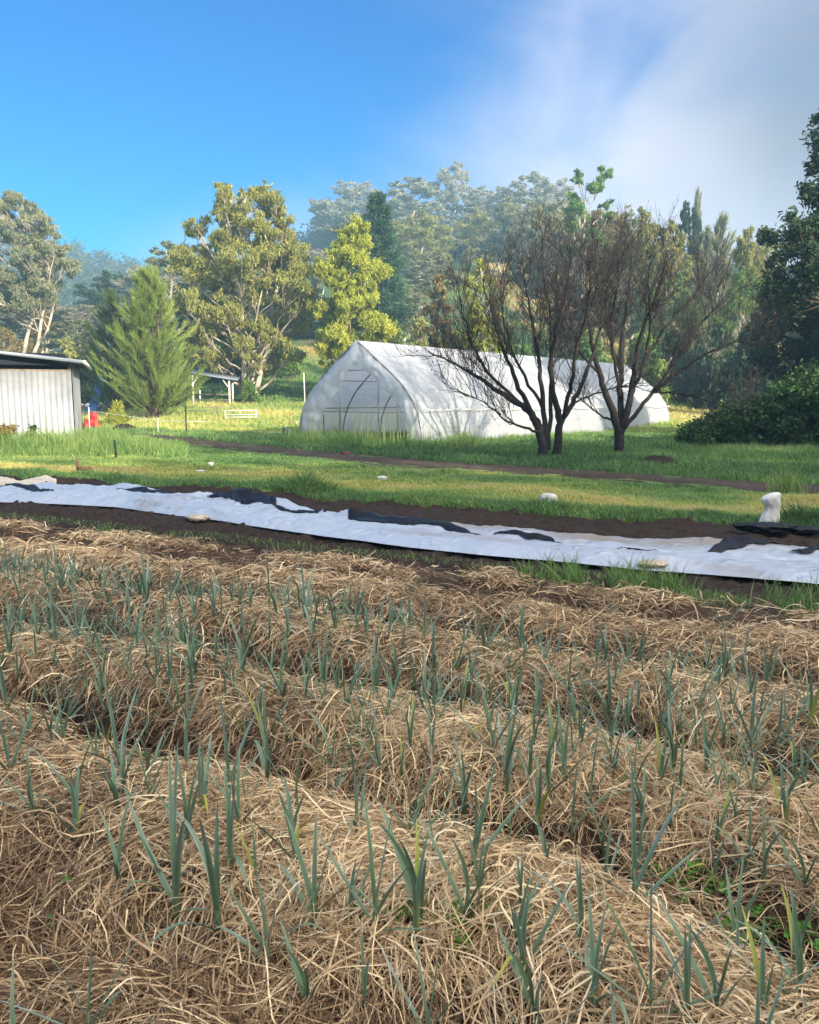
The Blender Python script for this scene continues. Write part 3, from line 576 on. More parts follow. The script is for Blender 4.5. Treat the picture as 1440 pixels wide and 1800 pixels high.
HT = [
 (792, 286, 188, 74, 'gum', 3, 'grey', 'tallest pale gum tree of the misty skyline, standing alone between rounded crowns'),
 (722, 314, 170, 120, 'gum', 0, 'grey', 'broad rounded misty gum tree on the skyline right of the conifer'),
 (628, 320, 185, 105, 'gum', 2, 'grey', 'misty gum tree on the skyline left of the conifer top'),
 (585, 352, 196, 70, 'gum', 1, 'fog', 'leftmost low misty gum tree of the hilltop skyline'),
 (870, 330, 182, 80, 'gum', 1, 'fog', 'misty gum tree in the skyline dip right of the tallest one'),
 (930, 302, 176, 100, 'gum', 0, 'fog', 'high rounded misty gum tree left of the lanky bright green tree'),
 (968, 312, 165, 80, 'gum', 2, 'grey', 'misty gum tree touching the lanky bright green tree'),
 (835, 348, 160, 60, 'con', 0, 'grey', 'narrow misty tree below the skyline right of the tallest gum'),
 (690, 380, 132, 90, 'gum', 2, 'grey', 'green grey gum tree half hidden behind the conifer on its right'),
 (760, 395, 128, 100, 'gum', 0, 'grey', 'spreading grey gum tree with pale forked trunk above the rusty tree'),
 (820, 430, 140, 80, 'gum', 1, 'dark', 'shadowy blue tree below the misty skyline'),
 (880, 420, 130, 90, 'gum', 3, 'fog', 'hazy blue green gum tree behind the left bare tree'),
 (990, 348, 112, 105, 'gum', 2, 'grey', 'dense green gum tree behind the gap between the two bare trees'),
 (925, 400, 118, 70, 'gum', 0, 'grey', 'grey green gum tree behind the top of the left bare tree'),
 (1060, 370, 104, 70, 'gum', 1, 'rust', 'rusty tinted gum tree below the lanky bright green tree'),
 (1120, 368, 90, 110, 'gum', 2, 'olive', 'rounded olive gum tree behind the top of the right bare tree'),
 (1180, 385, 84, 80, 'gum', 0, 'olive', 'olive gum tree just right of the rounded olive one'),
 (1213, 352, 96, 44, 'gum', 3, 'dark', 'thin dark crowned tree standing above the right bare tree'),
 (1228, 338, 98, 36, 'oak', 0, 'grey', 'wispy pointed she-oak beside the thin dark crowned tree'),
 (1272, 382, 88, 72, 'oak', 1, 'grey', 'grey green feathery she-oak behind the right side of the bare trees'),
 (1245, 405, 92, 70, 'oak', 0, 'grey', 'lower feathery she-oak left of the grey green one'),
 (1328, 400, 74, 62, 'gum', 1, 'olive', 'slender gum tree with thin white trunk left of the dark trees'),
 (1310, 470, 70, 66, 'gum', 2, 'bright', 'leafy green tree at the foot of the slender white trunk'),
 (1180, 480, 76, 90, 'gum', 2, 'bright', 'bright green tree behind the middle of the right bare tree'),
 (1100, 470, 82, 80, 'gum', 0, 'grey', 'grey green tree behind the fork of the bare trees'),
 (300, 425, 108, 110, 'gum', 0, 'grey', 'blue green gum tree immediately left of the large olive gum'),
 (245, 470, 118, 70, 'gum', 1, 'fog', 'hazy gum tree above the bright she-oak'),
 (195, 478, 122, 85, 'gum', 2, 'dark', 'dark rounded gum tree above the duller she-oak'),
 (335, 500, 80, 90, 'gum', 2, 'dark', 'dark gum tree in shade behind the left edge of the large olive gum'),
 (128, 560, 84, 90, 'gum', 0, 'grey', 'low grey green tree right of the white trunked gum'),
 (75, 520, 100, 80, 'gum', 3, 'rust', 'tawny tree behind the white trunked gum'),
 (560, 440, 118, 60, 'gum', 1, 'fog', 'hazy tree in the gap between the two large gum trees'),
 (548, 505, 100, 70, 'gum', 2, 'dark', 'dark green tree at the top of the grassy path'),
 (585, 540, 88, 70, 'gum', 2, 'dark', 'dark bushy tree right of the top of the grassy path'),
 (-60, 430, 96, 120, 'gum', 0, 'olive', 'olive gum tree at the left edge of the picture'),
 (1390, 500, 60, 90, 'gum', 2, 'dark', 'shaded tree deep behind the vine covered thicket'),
 (710, 500, 90, 80, 'gum', 2, 'grey', 'low green grey tree behind the greenhouse ridge'),
 (1010, 500, 98, 70, 'gum', 2, 'dark', 'dark low tree behind the crown of the left bare tree'),
]
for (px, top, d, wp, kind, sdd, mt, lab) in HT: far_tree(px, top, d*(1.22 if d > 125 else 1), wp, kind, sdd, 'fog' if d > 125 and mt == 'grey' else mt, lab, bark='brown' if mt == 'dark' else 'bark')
# more woodland filling the slope, further back trees first
rows = [(214, 'farthest row of the hilltop wood', 17), (150, 'middle row of the hillside wood', 17), (106, 'lower row of the hillside wood', 13)]
ordn = ['first', 'second', 'third', 'fourth', 'fifth', 'sixth', 'seventh', 'eighth', 'ninth', 'tenth', 'eleventh', 'twelfth', 'thirteenth', 'fourteenth', 'fifteenth', 'sixteenth', 'seventeenth', 'eighteenth', 'nineteenth', 'twentieth']
for d0, nm, cnt in rows:
    pxs = [(-180+1800*(i+random.uniform(.2, .8))/cnt) for i in range(cnt)]; k = 0
    for px in pxs:
        d = d0*random.uniform(.93, 1.07)
        if d0 == 106 and (470 < px < 640 or 800 < px < 1010): continue
        q = at(px, 600, d); z = float(terrain(q[0], d)); H = random.uniform(11, 16)*(1 if d0 > 110 else .7)
        top = proj(q[0], d, z+H)[1]; lim = np.interp(px, [-200, 60, 110, 200, 300, 480, 560, 620, 800, 870, 1000, 1100, 1200, 1300, 1440, 1700], [420, 500, 560, 500, 470, 460, 430, 345, 345, 345, 345, 390, 430, 460, 480, 420])
        top = max(top, lim+random.uniform(0, 25))
        seen = -30 < px < 1470
        kind, sdd = random.choice([('gum', 0), ('gum', 1), ('gum', 2), ('gum', 3), ('gum', 2)])
        lab = ('pale misty gum tree, %s from the left in the %s' if d0 > 110 else 'green gum tree, %s from the left in the %s') % (ordn[k], nm); k += 1
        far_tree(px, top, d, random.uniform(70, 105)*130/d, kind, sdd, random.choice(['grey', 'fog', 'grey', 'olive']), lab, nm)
# far misty ridge wood
C = []; Rr = []
for i in range(1500):
    px = random.uniform(-300, 1740); d = random.uniform(225, 400); q = at(px, 600, d); z = float(terrain(q[0], d)); r = random.uniform(4, 8)
    for k in range(3): C.append([q[0]+random.uniform(-r, r)*.8, d+random.uniform(-r, r), z+random.uniform(2, 12)]); Rr.append(r*random.uniform(.35, .7))
mb = MB(); leaves(mb, np.array(C), np.array(Rr), 260000, 1.15, .6, .2, .9, .2)
tag(mb.build('distant_forest', M['farwood']), 'blue hazy forest covering the distant mountain on the left', 'forest', kind='stuff')
# -- shrubs and undergrowth
SB = [bush(300+i, 3.2, 2.6, 5200, (.24, .11)) for i in range(4)]
US = [
 (505, 585, 74, 50, 'bright', 'bright green shrub beside the red dirt bank'), (395, 600, 72, 90, 'dark', 'dark shrub behind the open shelter'),
 (345, 590, 78, 70, 'rust', 'tawny shrub left of the large gum trunks'), (150, 600, 62, 80, 'dark', 'shaded shrub right of the shed roof'), (690, 560, 70, 80, 'lime', 'yellow green shrub showing over the greenhouse ridge near its gable'),
 (745, 555, 72, 80, 'olive', 'olive shrub over the middle of the greenhouse ridge'), (800, 575, 64, 70, 'olive', 'olive shrub touching the left bare tree'), (605, 600, 66, 60, 'dark', 'dark shrub behind the greenhouse gable'),
 (900, 575, 66, 90, 'bright', 'green shrub seen through the left bare tree'), (960, 590, 64, 80, 'dark', 'dark green shrub seen between the limbs of the left bare tree'), (1040, 580, 68, 100, 'bright', 'green shrub between the two bare trees'),
 (1120, 570, 70, 100, 'bright', 'green shrub seen through the right bare tree'), (1200, 570, 66, 100, 'dark', 'dark shrub seen through the right side of the right bare tree'), (1270, 560, 62, 90, 'dark', 'dark shrub at the edge of the yellow grass'),
 (1330, 560, 56, 90, 'dark', 'dark shrub left of the vine covered thicket'), (440, 655, 61, 36, 'bright', 'leafy green growth around the base of the large gum tree'),
 (25, 570, 84, 90, 'rust', 'tawny scrub beneath the white trunked gum tree'), (110, 590, 80, 80, 'olive', 'olive scrub on the slope above the shed roof'), (225, 640, 58, 60, 'dark', 'dark shrub between the two she-oaks'),
 (300, 640, 57, 60, 'dark', 'dark shrub left of the open shelter'), (540, 560, 95, 60, 'dark', 'dark scrub beside the blue shed on the slope'), (650, 610, 60, 60, 'bright', 'green shrub peeping over the greenhouse ridge'),
 (1010, 560, 86, 90, 'grey', 'grey green scrub far behind the bare trees'), (1150, 620, 60, 70, 'oak', 'light green shrub above the far end of the greenhouse'),
]
for i, (px, top, d, wp, mt, lab) in enumerate(US):
    loc, H = spot(px, top, d); ww = MPX(wp, d)/3.2
    plant('shrub', SB[i % 4], (M['brown'], M[mt]), loc, random.uniform(0, 6), lab, 'shrub', None, (ww, ww, max(.4, H/2.6)), ('stem', 'foliage'))
# -- dark trees on the right
def clumptree(name, seed, base, clumps, nleaf, leaf, mats, label):
    rg = np.random.default_rng(seed); base = np.array(base, float); tb = MB(); cb = MB(); C = []; Rr = []
    cl = [(at(px, py, d)-base, MPX(r, d)) for px, py, d, r in clumps]; top = max(c[2] for c, _ in cl)
    P = curve([0, 0, -.3], [0.2, 0, top*.8], [.2, 0, 0], 10, rg, .02); tb.tube(P, np.linspace(.32, .06, 10), 9)
    for c, r in cl:
        zt = max(top*.12, min(c[2]-.5*np.hypot(c[0], c[1]), top*.75)); j = int(np.argmin(np.abs(P[:, 2]-zt)))
        Pb = curve(P[j], c, [0, 0, -.08*np.linalg.norm(c)], 7, rg, .04); tb.tube(Pb, np.linspace(.11, .03, 7), 6)
        for q in range(11):
            d = nrm(rg.normal(0, 1, 3)); pc = c+d*r*rg.uniform(.4, 1.05)*[1, 1, .85]; C.append(pc); Rr.append(r*rg.uniform(.22, .5))
            tb.tube(curve(Pb[4], pc, [0, 0, 0], 4, rg, .08), np.linspace(.03, .01, 4), 3)
    leaves(cb, np.array(C), np.array(Rr), nleaf, leaf[0], leaf[1], .3, .9, .1, rg)
    return plant(name, (tb.mesh('tree_trunk', True), cb.mesh('tree_crown')), mats, tuple(base), 0, label, 'tree')
bx, by, _ = at(1510, 700, 34); bz = float(terrain(bx, by))
clumptree('broadleaf_tree', 401, (bx, by, bz), [(1470, 250, 34, 60), (1500, 180, 35, 60), (1455, 330, 34, 42), (1475, 395, 34, 70), (1395, 430, 33, 46), (1425, 500, 33, 62), (1372, 468, 33, 26), (1480, 480, 34, 80), (1540, 300, 35, 90), (1560, 430, 35, 90), (1500, 560, 34, 80), (1418, 410, 34, 40), (1450, 200, 35, 22), (1440, 290, 35, 24), (1620, 350, 36, 90), (1600, 220, 36, 80)],
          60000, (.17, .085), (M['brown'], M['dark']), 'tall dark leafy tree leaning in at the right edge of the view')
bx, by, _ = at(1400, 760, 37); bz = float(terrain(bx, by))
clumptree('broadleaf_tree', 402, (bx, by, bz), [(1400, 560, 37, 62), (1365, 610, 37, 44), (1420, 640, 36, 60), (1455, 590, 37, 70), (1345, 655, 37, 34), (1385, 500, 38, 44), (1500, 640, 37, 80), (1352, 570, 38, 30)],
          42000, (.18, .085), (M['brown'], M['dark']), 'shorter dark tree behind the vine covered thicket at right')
# vine covered thicket
vb = MB(); vs = MB(); C = []; Rr = []
rgv = np.random.default_rng(411)
prof = [(1222, 752, 27.6), (1240, 742, 27.6), (1262, 728, 27.6), (1290, 712, 27.4), (1320, 700, 27.2), (1350, 692, 27), (1380, 672, 26.8), (1405, 655, 26.6), (1430, 640, 26.4), (1460, 632, 26.2), (1500, 630, 26), (1560, 640, 26)]
base = np.array([*at(1400, 780, 27)[:2], 0.0]); base[2] = terrain(base[0], base[1])
for px, py, d in prof:
    for k in range(64):
        dd = d+rgv.uniform(-.5, 5); q = at(px+rgv.uniform(-16, 16), py, d); top = q[2]-float(terrain(q[0], d)); q = at(px+rgv.uniform(-12, 22), py, dd); f = math.sin(math.pi*min(.85, max(0.12, (dd-d+1.0)/4.4)))**.45
        z = top*f*min(.97, rgv.uniform(.1, 1.25)); r = rgv.uniform(.22, .46)
        C.append([q[0]+rgv.uniform(-.2, .2)-base[0], dd-base[1], max(.12, z-r*.3)]); Rr.append(r)
leaves(vb, np.array(C), np.array(Rr), 150000, .12, .08, .5, .9, .35, rgv)
for i in range(0, len(C), 3): vs.tube(curve([C[i][0]*.9, C[i][1]*.9+.3, -.1], C[i], [0, 0, .2], 5, rgv, .06), np.linspace(.035, .012, 5), 4)
tv_ = plant('vine_thicket', (vs.mesh('thicket_stem', True), vb.mesh('thicket_foliage')), (M['brown'], M['vine']), tuple(base), 0, 'dark mound of thicket smothered in creeping vines at the right edge', 'thicket', names=('stem', 'foliage'))
for ch in tv_.children:
    if ch.name.startswith('stem'): ch['kind'] = 'stuff'
# -- trees behind the camera: the wood whose shade lies over the garden
sdv = np.array([math.sin(SUN_AZ), -math.cos(SUN_AZ)]); pdv = np.array([sdv[1], -sdv[0]])
for i in range(26):
    lat = -52+(i//2)*8.2+(i%2)*4.1+random.uniform(-1.2, 1.2); dist = 33+(i%2)*7+random.uniform(-2, 2); c = sdv*dist-pdv*lat
    hgt = 18.0+random.uniform(-1.7, 1.5)
    t = plant('gum_tree', variant('gum', [2, 0, 2][i % 3]), (M['bark'], M['grey']), (c[0], c[1], float(terrain(c[0], c[1]))), random.uniform(0, 6), 'gum tree of the wood behind the garden', 'tree', 'gum trees behind the garden', (1.25, 1.25, hgt/20))
for i in range(30):
    lat = -54+(i//2)*7+(i%2)*3.5+random.uniform(-1, 1); dist = 29+(i%2)*3+random.uniform(-1, 1); c = sdv*dist-pdv*lat
    plant('shrub', SB[i % 4], (M['brown'], M['dark']), (c[0], c[1], float(terrain(c[0], c[1]))), random.uniform(0, 6), 'shrub under the wood behind the garden', 'shrub', 'shrubs behind the garden', (3.0, 3.0, 3.3), ('stem', 'foliage'))
# -- bare trees
def bare(seed, base_px, limbs, label, twigscale=1.0):
    rg = np.random.default_rng(seed); px, py, d = base_px; b = at(px, py, d); b[2] = terrain(b[0], b[1]); tb = MB(); fb = MB(); lb = MB(); tipsall = []
    def grow(P, r0, level, maxl):
        K = len(P); seg = np.linalg.norm(np.diff(P, axis=0), axis=1); L_ = seg.sum(); cum = np.concatenate([[0], np.cumsum(seg)])/L_
        n = int(L_*{1: 4.3, 2: 6.4, 3: 7.8}[level]*twigscale)+1
        for i in range(n):
            t = rg.uniform(.28 if level == 1 else .15, 1.0); q = np.array([np.interp(t, cum, P[:, k]) for k in range(3)]); T = nrm(np.array([np.interp(min(1, t+.05), cum, P[:, k]) for k in range(3)])-np.array([np.interp(max(0, t-.05), cum, P[:, k]) for k in range(3)]))
            a = nrm(np.cross(T, rg.normal(0, 1, 3))); ang = rg.uniform(.4, .95); dv = nrm(T*math.cos(ang)+a*math.sin(ang)+np.array([0, 0, .28]))
            ll = {1: rg.uniform(.5, 1.5)*(1.15-.5*t), 2: rg.uniform(.3, .8), 3: rg.uniform(.12, .36)}[level]
            rr = {1: .013, 2: .0062, 3: .0036}[level]*rg.uniform(.7, 1.3)
            k = {1: 7, 2: 5, 3: 3}[level]; u = np.linspace(0, 1, k)[:, None]
            Q = q+dv*ll*u+np.array([0, 0, .16*ll])*u**2+np.cumsum(rg.normal(0, .035*ll, (k, 3)), 0)*(u > 0)
            (tb if level == 1 else fb).tube(Q, np.linspace(rr, max(.0028, rr*.3), k), 4 if level == 1 else 3, rg.uniform(0, 1))
            if level < maxl: grow(Q, rr, level+1, maxl)
            else: tipsall.append(Q[-1])
    for pts, r0, r1 in limbs:
        W3 = np.array([at(x, y if y > 560 else 560-(560-y)*.64, d+dd)-b for x, y, dd in pts])
        if pts[0][1] > 790: W3[0][2] = -.12
        tq = np.linspace(0, len(W3)-1, len(W3)*4); i0 = np.arange(len(W3))
        P = np.stack([np.interp(tq, i0, W3[:, k]) for k in range(3)], -1); Ps = P.copy()
        for _ in range(3): Ps[1:-1] = (Ps[:-2]+2*Ps[1:-1]+Ps[2:])/4
        Ps[1:-1] += rg.normal(0, .018, (len(P)-2, 3)); r = np.linspace(r0, r1, len(P))
        if pts[0][1] > 790: r[0] *= 1.35; r[1] *= 1.12
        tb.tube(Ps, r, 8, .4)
        # only the thinner part of a limb carries branches
        k0 = int(np.argmax(r < .075)) if (r < .075).any() else len(P)-4
        grow(Ps[k0:], r1, 1, 3)
    tips = np.array(tipsall); sel = tips[(tips[:, 2] > 2.2) & (rg.random(len(tips)) < .05)]; n = len(sel)
    ax_ = nrm(rg.normal(0, 1, (n, 3))+[0, 0, -1]); lb.ribbons(np.stack([sel, sel+ax_*.07], 1), nrm(np.cross(ax_, rg.normal(0, 1, (n, 3)))), np.full((n, 2), .025), rg.random(n))
    t = empty('bare_tree', tuple(b)); tag(t, label, 'tree', 'two leafless trees in front of the greenhouse')
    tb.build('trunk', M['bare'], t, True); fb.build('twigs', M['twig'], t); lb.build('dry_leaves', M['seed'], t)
bare(501, (966, 806, 22.6), [
 ([(957, 808, 0), (953, 770, 0), (945, 742, 0), (925, 715, .1), (880, 690, .3), (842, 662, .5), (800, 640, .8), (752, 618, 1.1)], .15, .012),
 ([(955, 775, 0), (935, 725, -.2), (905, 668, -.5), (882, 610, -.8), (866, 540, -1.0), (850, 470, -1.2)], .09, .010),
 ([(955, 765, 0), (940, 735, .2), (905, 700, .3), (865, 665, -.2), (835, 620, -.5), (815, 560, -.8), (806, 500, -1)], .075, .010),
 ([(954, 760, 0), (925, 755, -.3), (885, 738, -.7), (852, 705, -1), (812, 690, -1.2)], .045, .008),
 ([(960, 772, 0), (955, 700, .2), (947, 630, .3), (936, 560, .6), (925, 480, .8), (918, 395, 1)], .08, .010),
 ([(964, 790, 0), (967, 730, .2), (970, 640, .5), (968, 540, .8), (955, 450, 1), (950, 375, 1.2)], .07, .010),
 ([(976, 808, .1), (981, 770, .1), (985, 745, 0), (975, 700, 0), (965, 640, -.4), (985, 560, -.7), (998, 480, -.9), (1003, 400, -1)], .13, .010),
 ([(985, 745, 0), (1010, 705, .2), (1030, 660, .3), (1050, 600, .6), (1062, 530, .9), (1075, 455, 1.2)], .085, .010),
 ([(990, 735, 0), (1005, 680, -.3), (1012, 620, -.6), (1030, 550, -1), (1038, 470, -1.3), (1035, 400, -1.5)], .065, .010),
 ([(1010, 708, .2), (1050, 690, .5), (1095, 678, .7), (1130, 662, .8)], .03, .007),
 ([(955, 720, .1), (915, 650, .9), (890, 590, 1.3), (878, 500, 1.6), (885, 420, 1.8)], .05, .009)],
 'left bare leafless tree with a double trunk before the greenhouse')
bare(502, (1089, 796, 25.2), [
 ([(1090, 797, 0), (1089, 765, 0), (1083, 738, 0), (1070, 705, -.1), (1052, 655, -.3), (1040, 600, -.6), (1032, 530, -.9), (1030, 450, -1.1)], .17, .011),
 ([(1090, 765, 0), (1092, 720, .2), (1090, 650, .3), (1096, 580, .5), (1105, 500, .8), (1112, 420, 1), (1110, 365, 1.2)], .12, .010),
 ([(1094, 750, 0), (1108, 712, 0), (1113, 660, -.2), (1125, 590, -.5), (1150, 510, -.9), (1165, 440, -1.2), (1170, 380, -1.3)], .12, .010),
 ([(1098, 752, 0), (1122, 720, .1), (1150, 688, .2), (1185, 640, .4), (1215, 590, .6), (1250, 540, .9), (1285, 500, 1.1), (1312, 462, 1.3)], .075, .009),
 ([(1150, 688, .2), (1190, 655, -.2), (1235, 625, -.6), (1280, 605, -.9), (1320, 600, -1.1)], .06, .009),
 ([(1150, 690, .2), (1190, 690, .4), (1225, 700, .6), (1262, 706, .8), (1300, 722, 1)], .035, .007),
 ([(1113, 670, -.2), (1140, 620, .3), (1180, 560, .7), (1220, 500, 1), (1250, 430, 1.3)], .06, .009),
 ([(1083, 738, 0), (1060, 735, .4), (1040, 718, .8), (1020, 700, 1.2), (1000, 690, 1.4)], .04, .008),
 ([(1090, 650, .3), (1070, 590, .8), (1062, 510, 1.2), (1070, 430, 1.5)], .06, .009),
 ([(1092, 700, .2), (1080, 640, -.4), (1075, 560, -.8), (1085, 480, -1.1), (1088, 400, -1.3)], .06, .009),
 ([(1113, 690, 0), (1132, 640, -.6), (1145, 570, -1.0), (1140, 480, -1.4), (1142, 390, -1.7)], .06, .009),
 ([(1052, 655, -.3), (1020, 620, -.8), (1000, 560, -1.2), (990, 500, -1.5)], .045, .008)],
 'right bare leafless tree with a single stout trunk before the greenhouse')
# ------------------------------------------------------------------ greenhouse
GZ = -37*math.pi/180; GL = 25.0
gh = empty('greenhouse', (-1.96, 30.96, float(terrain(-1.96, 30.96))), GZ); tag(gh, 'white plastic covered tunnel greenhouse with an open pointed front', 'greenhouse')
AR = np.array([(3.02, -.1), (3.0, .4), (2.9, .9), (2.68, 1.42), (2.3, 1.95), (1.72, 2.48), (1.12, 2.93), (.55, 3.36), (0, 3.78)])
def smoothline(P, n):
    i = np.arange(len(P)); t = np.linspace(0, len(P)-1, 400); Q = np.stack([np.interp(t, i, P[:, k]) for k in range(P.shape[1])], -1)
    for _ in range(200): Q[1:-1] = (Q[:-2]+2*Q[1:-1]+Q[2:])/4
    c = np.concatenate([[0], np.cumsum(np.linalg.norm(np.diff(Q, axis=0), axis=1))]); u = np.linspace(0, c[-1], n)
    return np.stack([np.interp(u, c, Q[:, k]) for k in range(P.shape[1])], -1)
HALF = smoothline(AR, 34)
def groundlocal(lx, ly):
    return None
def skin(sgn, k0, k1, name):
    hp = HALF[k0:k1]; yy = np.linspace(0, GL, 220); nrmv = nrm(np.stack([-np.gradient(HALF[:, 1]), np.gradient(HALF[:, 0])], -1))[k0:k1]; nrmv *= np.sign(nrmv[:, :1].sum() or 1)
    Yg, Kg = np.meshgrid(yy, np.arange(len(hp)), indexing='ij'); hx = hp[Kg, 0]; hz = hp[Kg, 1]
    ph = Yg/2.5; sag = -.085*np.sin(math.pi*(ph % 1))**2
    wr = (fbm(Yg*1.2+hz*1.5, hz*2.2+Yg*.4, 91)-.5)*.14+(fbm(Yg*4+hz*4, hz*1.2-Yg*1.1, 92)-.5)*.07
    low = hz < 1.25
    wr = wr+np.where(low, .04*np.sin(Yg*3+fbm(Yg, hz, 93)*6)*.6-.03, 0)
    off = (sag+wr)*(np.abs(hx) > .05)
    Xg = hx+off*nrmv[Kg, 0]; Zg = hz+off*nrmv[Kg, 1]
    V = np.stack([sgn*Xg, Yg, Zg], -1).reshape(-1, 3); m_ = len(hp); i = np.arange(219)[:, None]*m_+np.arange(m_-1)[None]
    o = obj(name, rawmesh(name, V, np.stack([i, i+1, i+m_+1, i+m_], -1).reshape(-1, 4), None, True), M['film'], gh)
KL = int(np.argmax(HALF[:, 1] > 1.28))
for sg in (-1, 1): skin(sg, KL-1, 34, 'roof_film')
for sg in (-1, 1): skin(sg, 0, KL, 'side_film')
FULL = np.vstack([HALF*[-1, 1], HALF[::-1][1:]])
for k in range(11):
    mb = MB(); P = np.stack([FULL[:, 0]*.985, np.full(len(FULL), .03+k*2.495), FULL[:, 1]-.05], -1); mb.tube(P, .028, 6); mb.build('hoop', M['steel'], gh, True)
for sx_, z in ((-2.62, 1.28), (2.62, 1.28), (0, 3.55), (-1.55, 2.35), (1.55, 2.35)):
    mb = MB(); mb.tube([[sx_, 0, z], [sx_, GL, z]], .022, 6); mb.build('rail', M['steel'], gh)
# a seam rope over the curtain
for sg in (-1, 1):
    mb = MB(); yy = np.linspace(0, GL, 60); mb.tube(np.stack([np.full(60, sg*3.0), yy, 1.27-.04*np.sin(math.pi*(yy/2.5 % 1))], -1), .018, 5); mb.build('curtain_rope', M['rope'], gh)
OPEN = smoothline(np.array([(-2.45, -.1), (-2.1, .55), (-1.45, 1.4), (-.75, 2.25), (-.05, 3.02), (.75, 2.45), (1.6, 1.75), (2.2, 1.25), (2.42, .7), (2.4, -.1)]), 67)
def endfilm(y0, inner, name, mat, amp):
    st = 12; out = FULL*[1.0, 1.0]; V = []; nI = len(out)
    for j in range(st+1):
        f = j/st; Q = out*(1-f)+inner*f; i = np.arange(nI)
        yy = y0-amp*np.sin(math.pi*min(f*1.0, 1))*.8*(fbm(i*.9, f*1.2+i*0, 95)+.2)-amp*(fbm(i*.35, f*3+i*0, 96)-.5)-amp*.35*(vn(i*1.1+f*.6, f*.8+i*0, 98)-.5)
        V.append(np.stack([Q[:, 0], yy, Q[:, 1]], -1))
    V = np.vstack(V); i = np.arange(st)[:, None]*nI+np.arange(nI-1)[None]
    return obj(name, rawmesh(name, V, np.stack([i, i+1, i+nI+1, i+nI], -1).reshape(-1, 4), None, True), mat, gh)
endfilm(-.03, OPEN, 'front_film', M['filmfront'], .2)
endfilm(GL+.03, np.stack([np.interp(FULL[:, 0], [-3, 3], [-.02, .02]), np.full(len(FULL), 1.2)], -1), 'end_film', M['filmfront'], .08)
for lx in (-1.8, -.95, .95, 1.85):
    z1 = float(np.interp(abs(lx), HALF[::-1, 0], HALF[::-1, 1]))-.05
    mb = MB(); mb.tube([[lx, .10, -.15], [lx, .10, z1]], .03, 7); mb.build('post', M['steel'], gh)
mb = MB(); mb.tube([[-.95, .1, 2.7], [.95, .1, 2.7]], .018, 5); mb.tube([[-2.8, .1, 1.15], [2.85, .1, 1.15]], .018, 5); mb.build('crossbar', M['steel'], gh)
# arch rope pinching the film edge at the front
mb = MB(); mb.tube(np.stack([FULL[:, 0]*1.005, np.full(len(FULL), -.01), FULL[:, 1]+.012], -1), .03, 6); mb.build('front_hoop', M['steel'], gh, True)
# plants beds inside the tunnel
for lx in (-1.6, 0, 1.6):
    mb = MB(); yy = np.linspace(.8, GL-1, 30); xx = np.linspace(-.5, .5, 9); Yg, Xg = np.meshgrid(yy, xx, indexing='ij'); Zg = .02+.16*(1-(Xg/.5)**4)+(fbm(Yg*2, Xg*6, 97)-.5)*.08
    i = np.arange(29)[:, None]*9+np.arange(8)[None]; mb.add(np.stack([Xg+lx, Yg, Zg], -1), np.stack([i, i+1, i+10, i+9], -1).reshape(-1, 4), .5); mb.build('planting_bed', M['soil'], gh, True)
# ------------------------------------------------------------------ sheds
sh = empty('shed', (-11.79, 29.0, 0), math.atan2(.35, 1)); tag(sh, 'corrugated white metal shed with a dark open gap under its roof at the left', 'shed')
M['corr'] = material('corrugated white steel', [(0, (.22, .24, .27)), (.5, (.32, .345, .38)), (1, (.42, .44, .48))], .38, attr=False, nscale=.8, metal=.25)
def corr(length, z0, z1, axis_, pitch=.19):
    xs = []; k = 0.0
    while k < length: xs += [(k, 0), (k+.135, 0), (k+.150, .030), (k+.175, .030)]; k += pitch
    xs = [x for x in xs if x[0] <= length]+[(length, 0)]
    V = []; 
    for t_ in (0, .004):
        for z in (z0, z1):
            for a, b in xs: V.append((-a, b+t_, z) if axis_ == 'x' else (-b-t_, a, z))
    n = len(xs); Fq = [[i, i+1, n+i+1, n+i] for i in range(n-1)]+[[2*n+i, 3*n+i, 3*n+i+1, 2*n+i+1] for i in range(n-1)]+[[n+i, n+i+1, 3*n+i+1, 3*n+i] for i in range(n-1)]
    return np.array(V, float), Fq
V, Fq = corr(6.4, -.1, 2.62, 'x'); mb = MB(); mb.add(V, Fq); mb.build('front_wall', M['corr'], sh)
V, Fq = corr(6.0, -.1, 3.0, 'y'); mb = MB(); mb.add(V+[.03, .03, 0], Fq); mb.build('side_wall', M['corr'], sh)
def slab(mb, x0, x1, y0, y1, zf, th):
    V = [(x, y, zf(x, y)+t_) for t_ in (0, th) for x in (x0, x1) for y in (y0, y1)]
    mb.add(V, [[0, 1, 3, 2], [4, 6, 7, 5], [0, 4, 5, 1], [2, 3, 7, 6], [0, 2, 6, 4], [1, 5, 7, 3]])
rf = lambda x, y: 3.0-x*.105
mb = MB(); slab(mb, -6.6, .42, -.5, 6.3, rf, .035); roof = mb.build('roof', M['iron'], sh); mb = MB(); slab(mb, -6.5, .3, -.45, 6.2, lambda x, y: rf(x, y)-.05, .03); mb.build('shade_lining', M['bare'], roof)  # dark sheet added under the roof to paint the shade in the gap
mb = MB(); slab(mb, -6.6, .42, -.56, -.505, lambda x, y: rf(x, y)-.08, .11); mb.build('fascia', M['iron'], roof)
mb = MB(); mb.tube([[.47, -.6, 2.93], [.47, 6.3, 2.93]], .06, 8); mb.build('gutter', M['white'], roof)
for x_ in (-.05, -3.1, -6.2):
    mb = MB(); mb.box((x_, .09, 1.5+(-x_)*.052), (.09, .09, 3.0-x_*.105), 0); mb.build('post', M['timber'], sh)
mb = MB(); mb.tube([[-2.95, -.05, 2.6], [-2.35, -.4, 3.2]], .04, 5); mb.build('brace', M['timber'], sh)
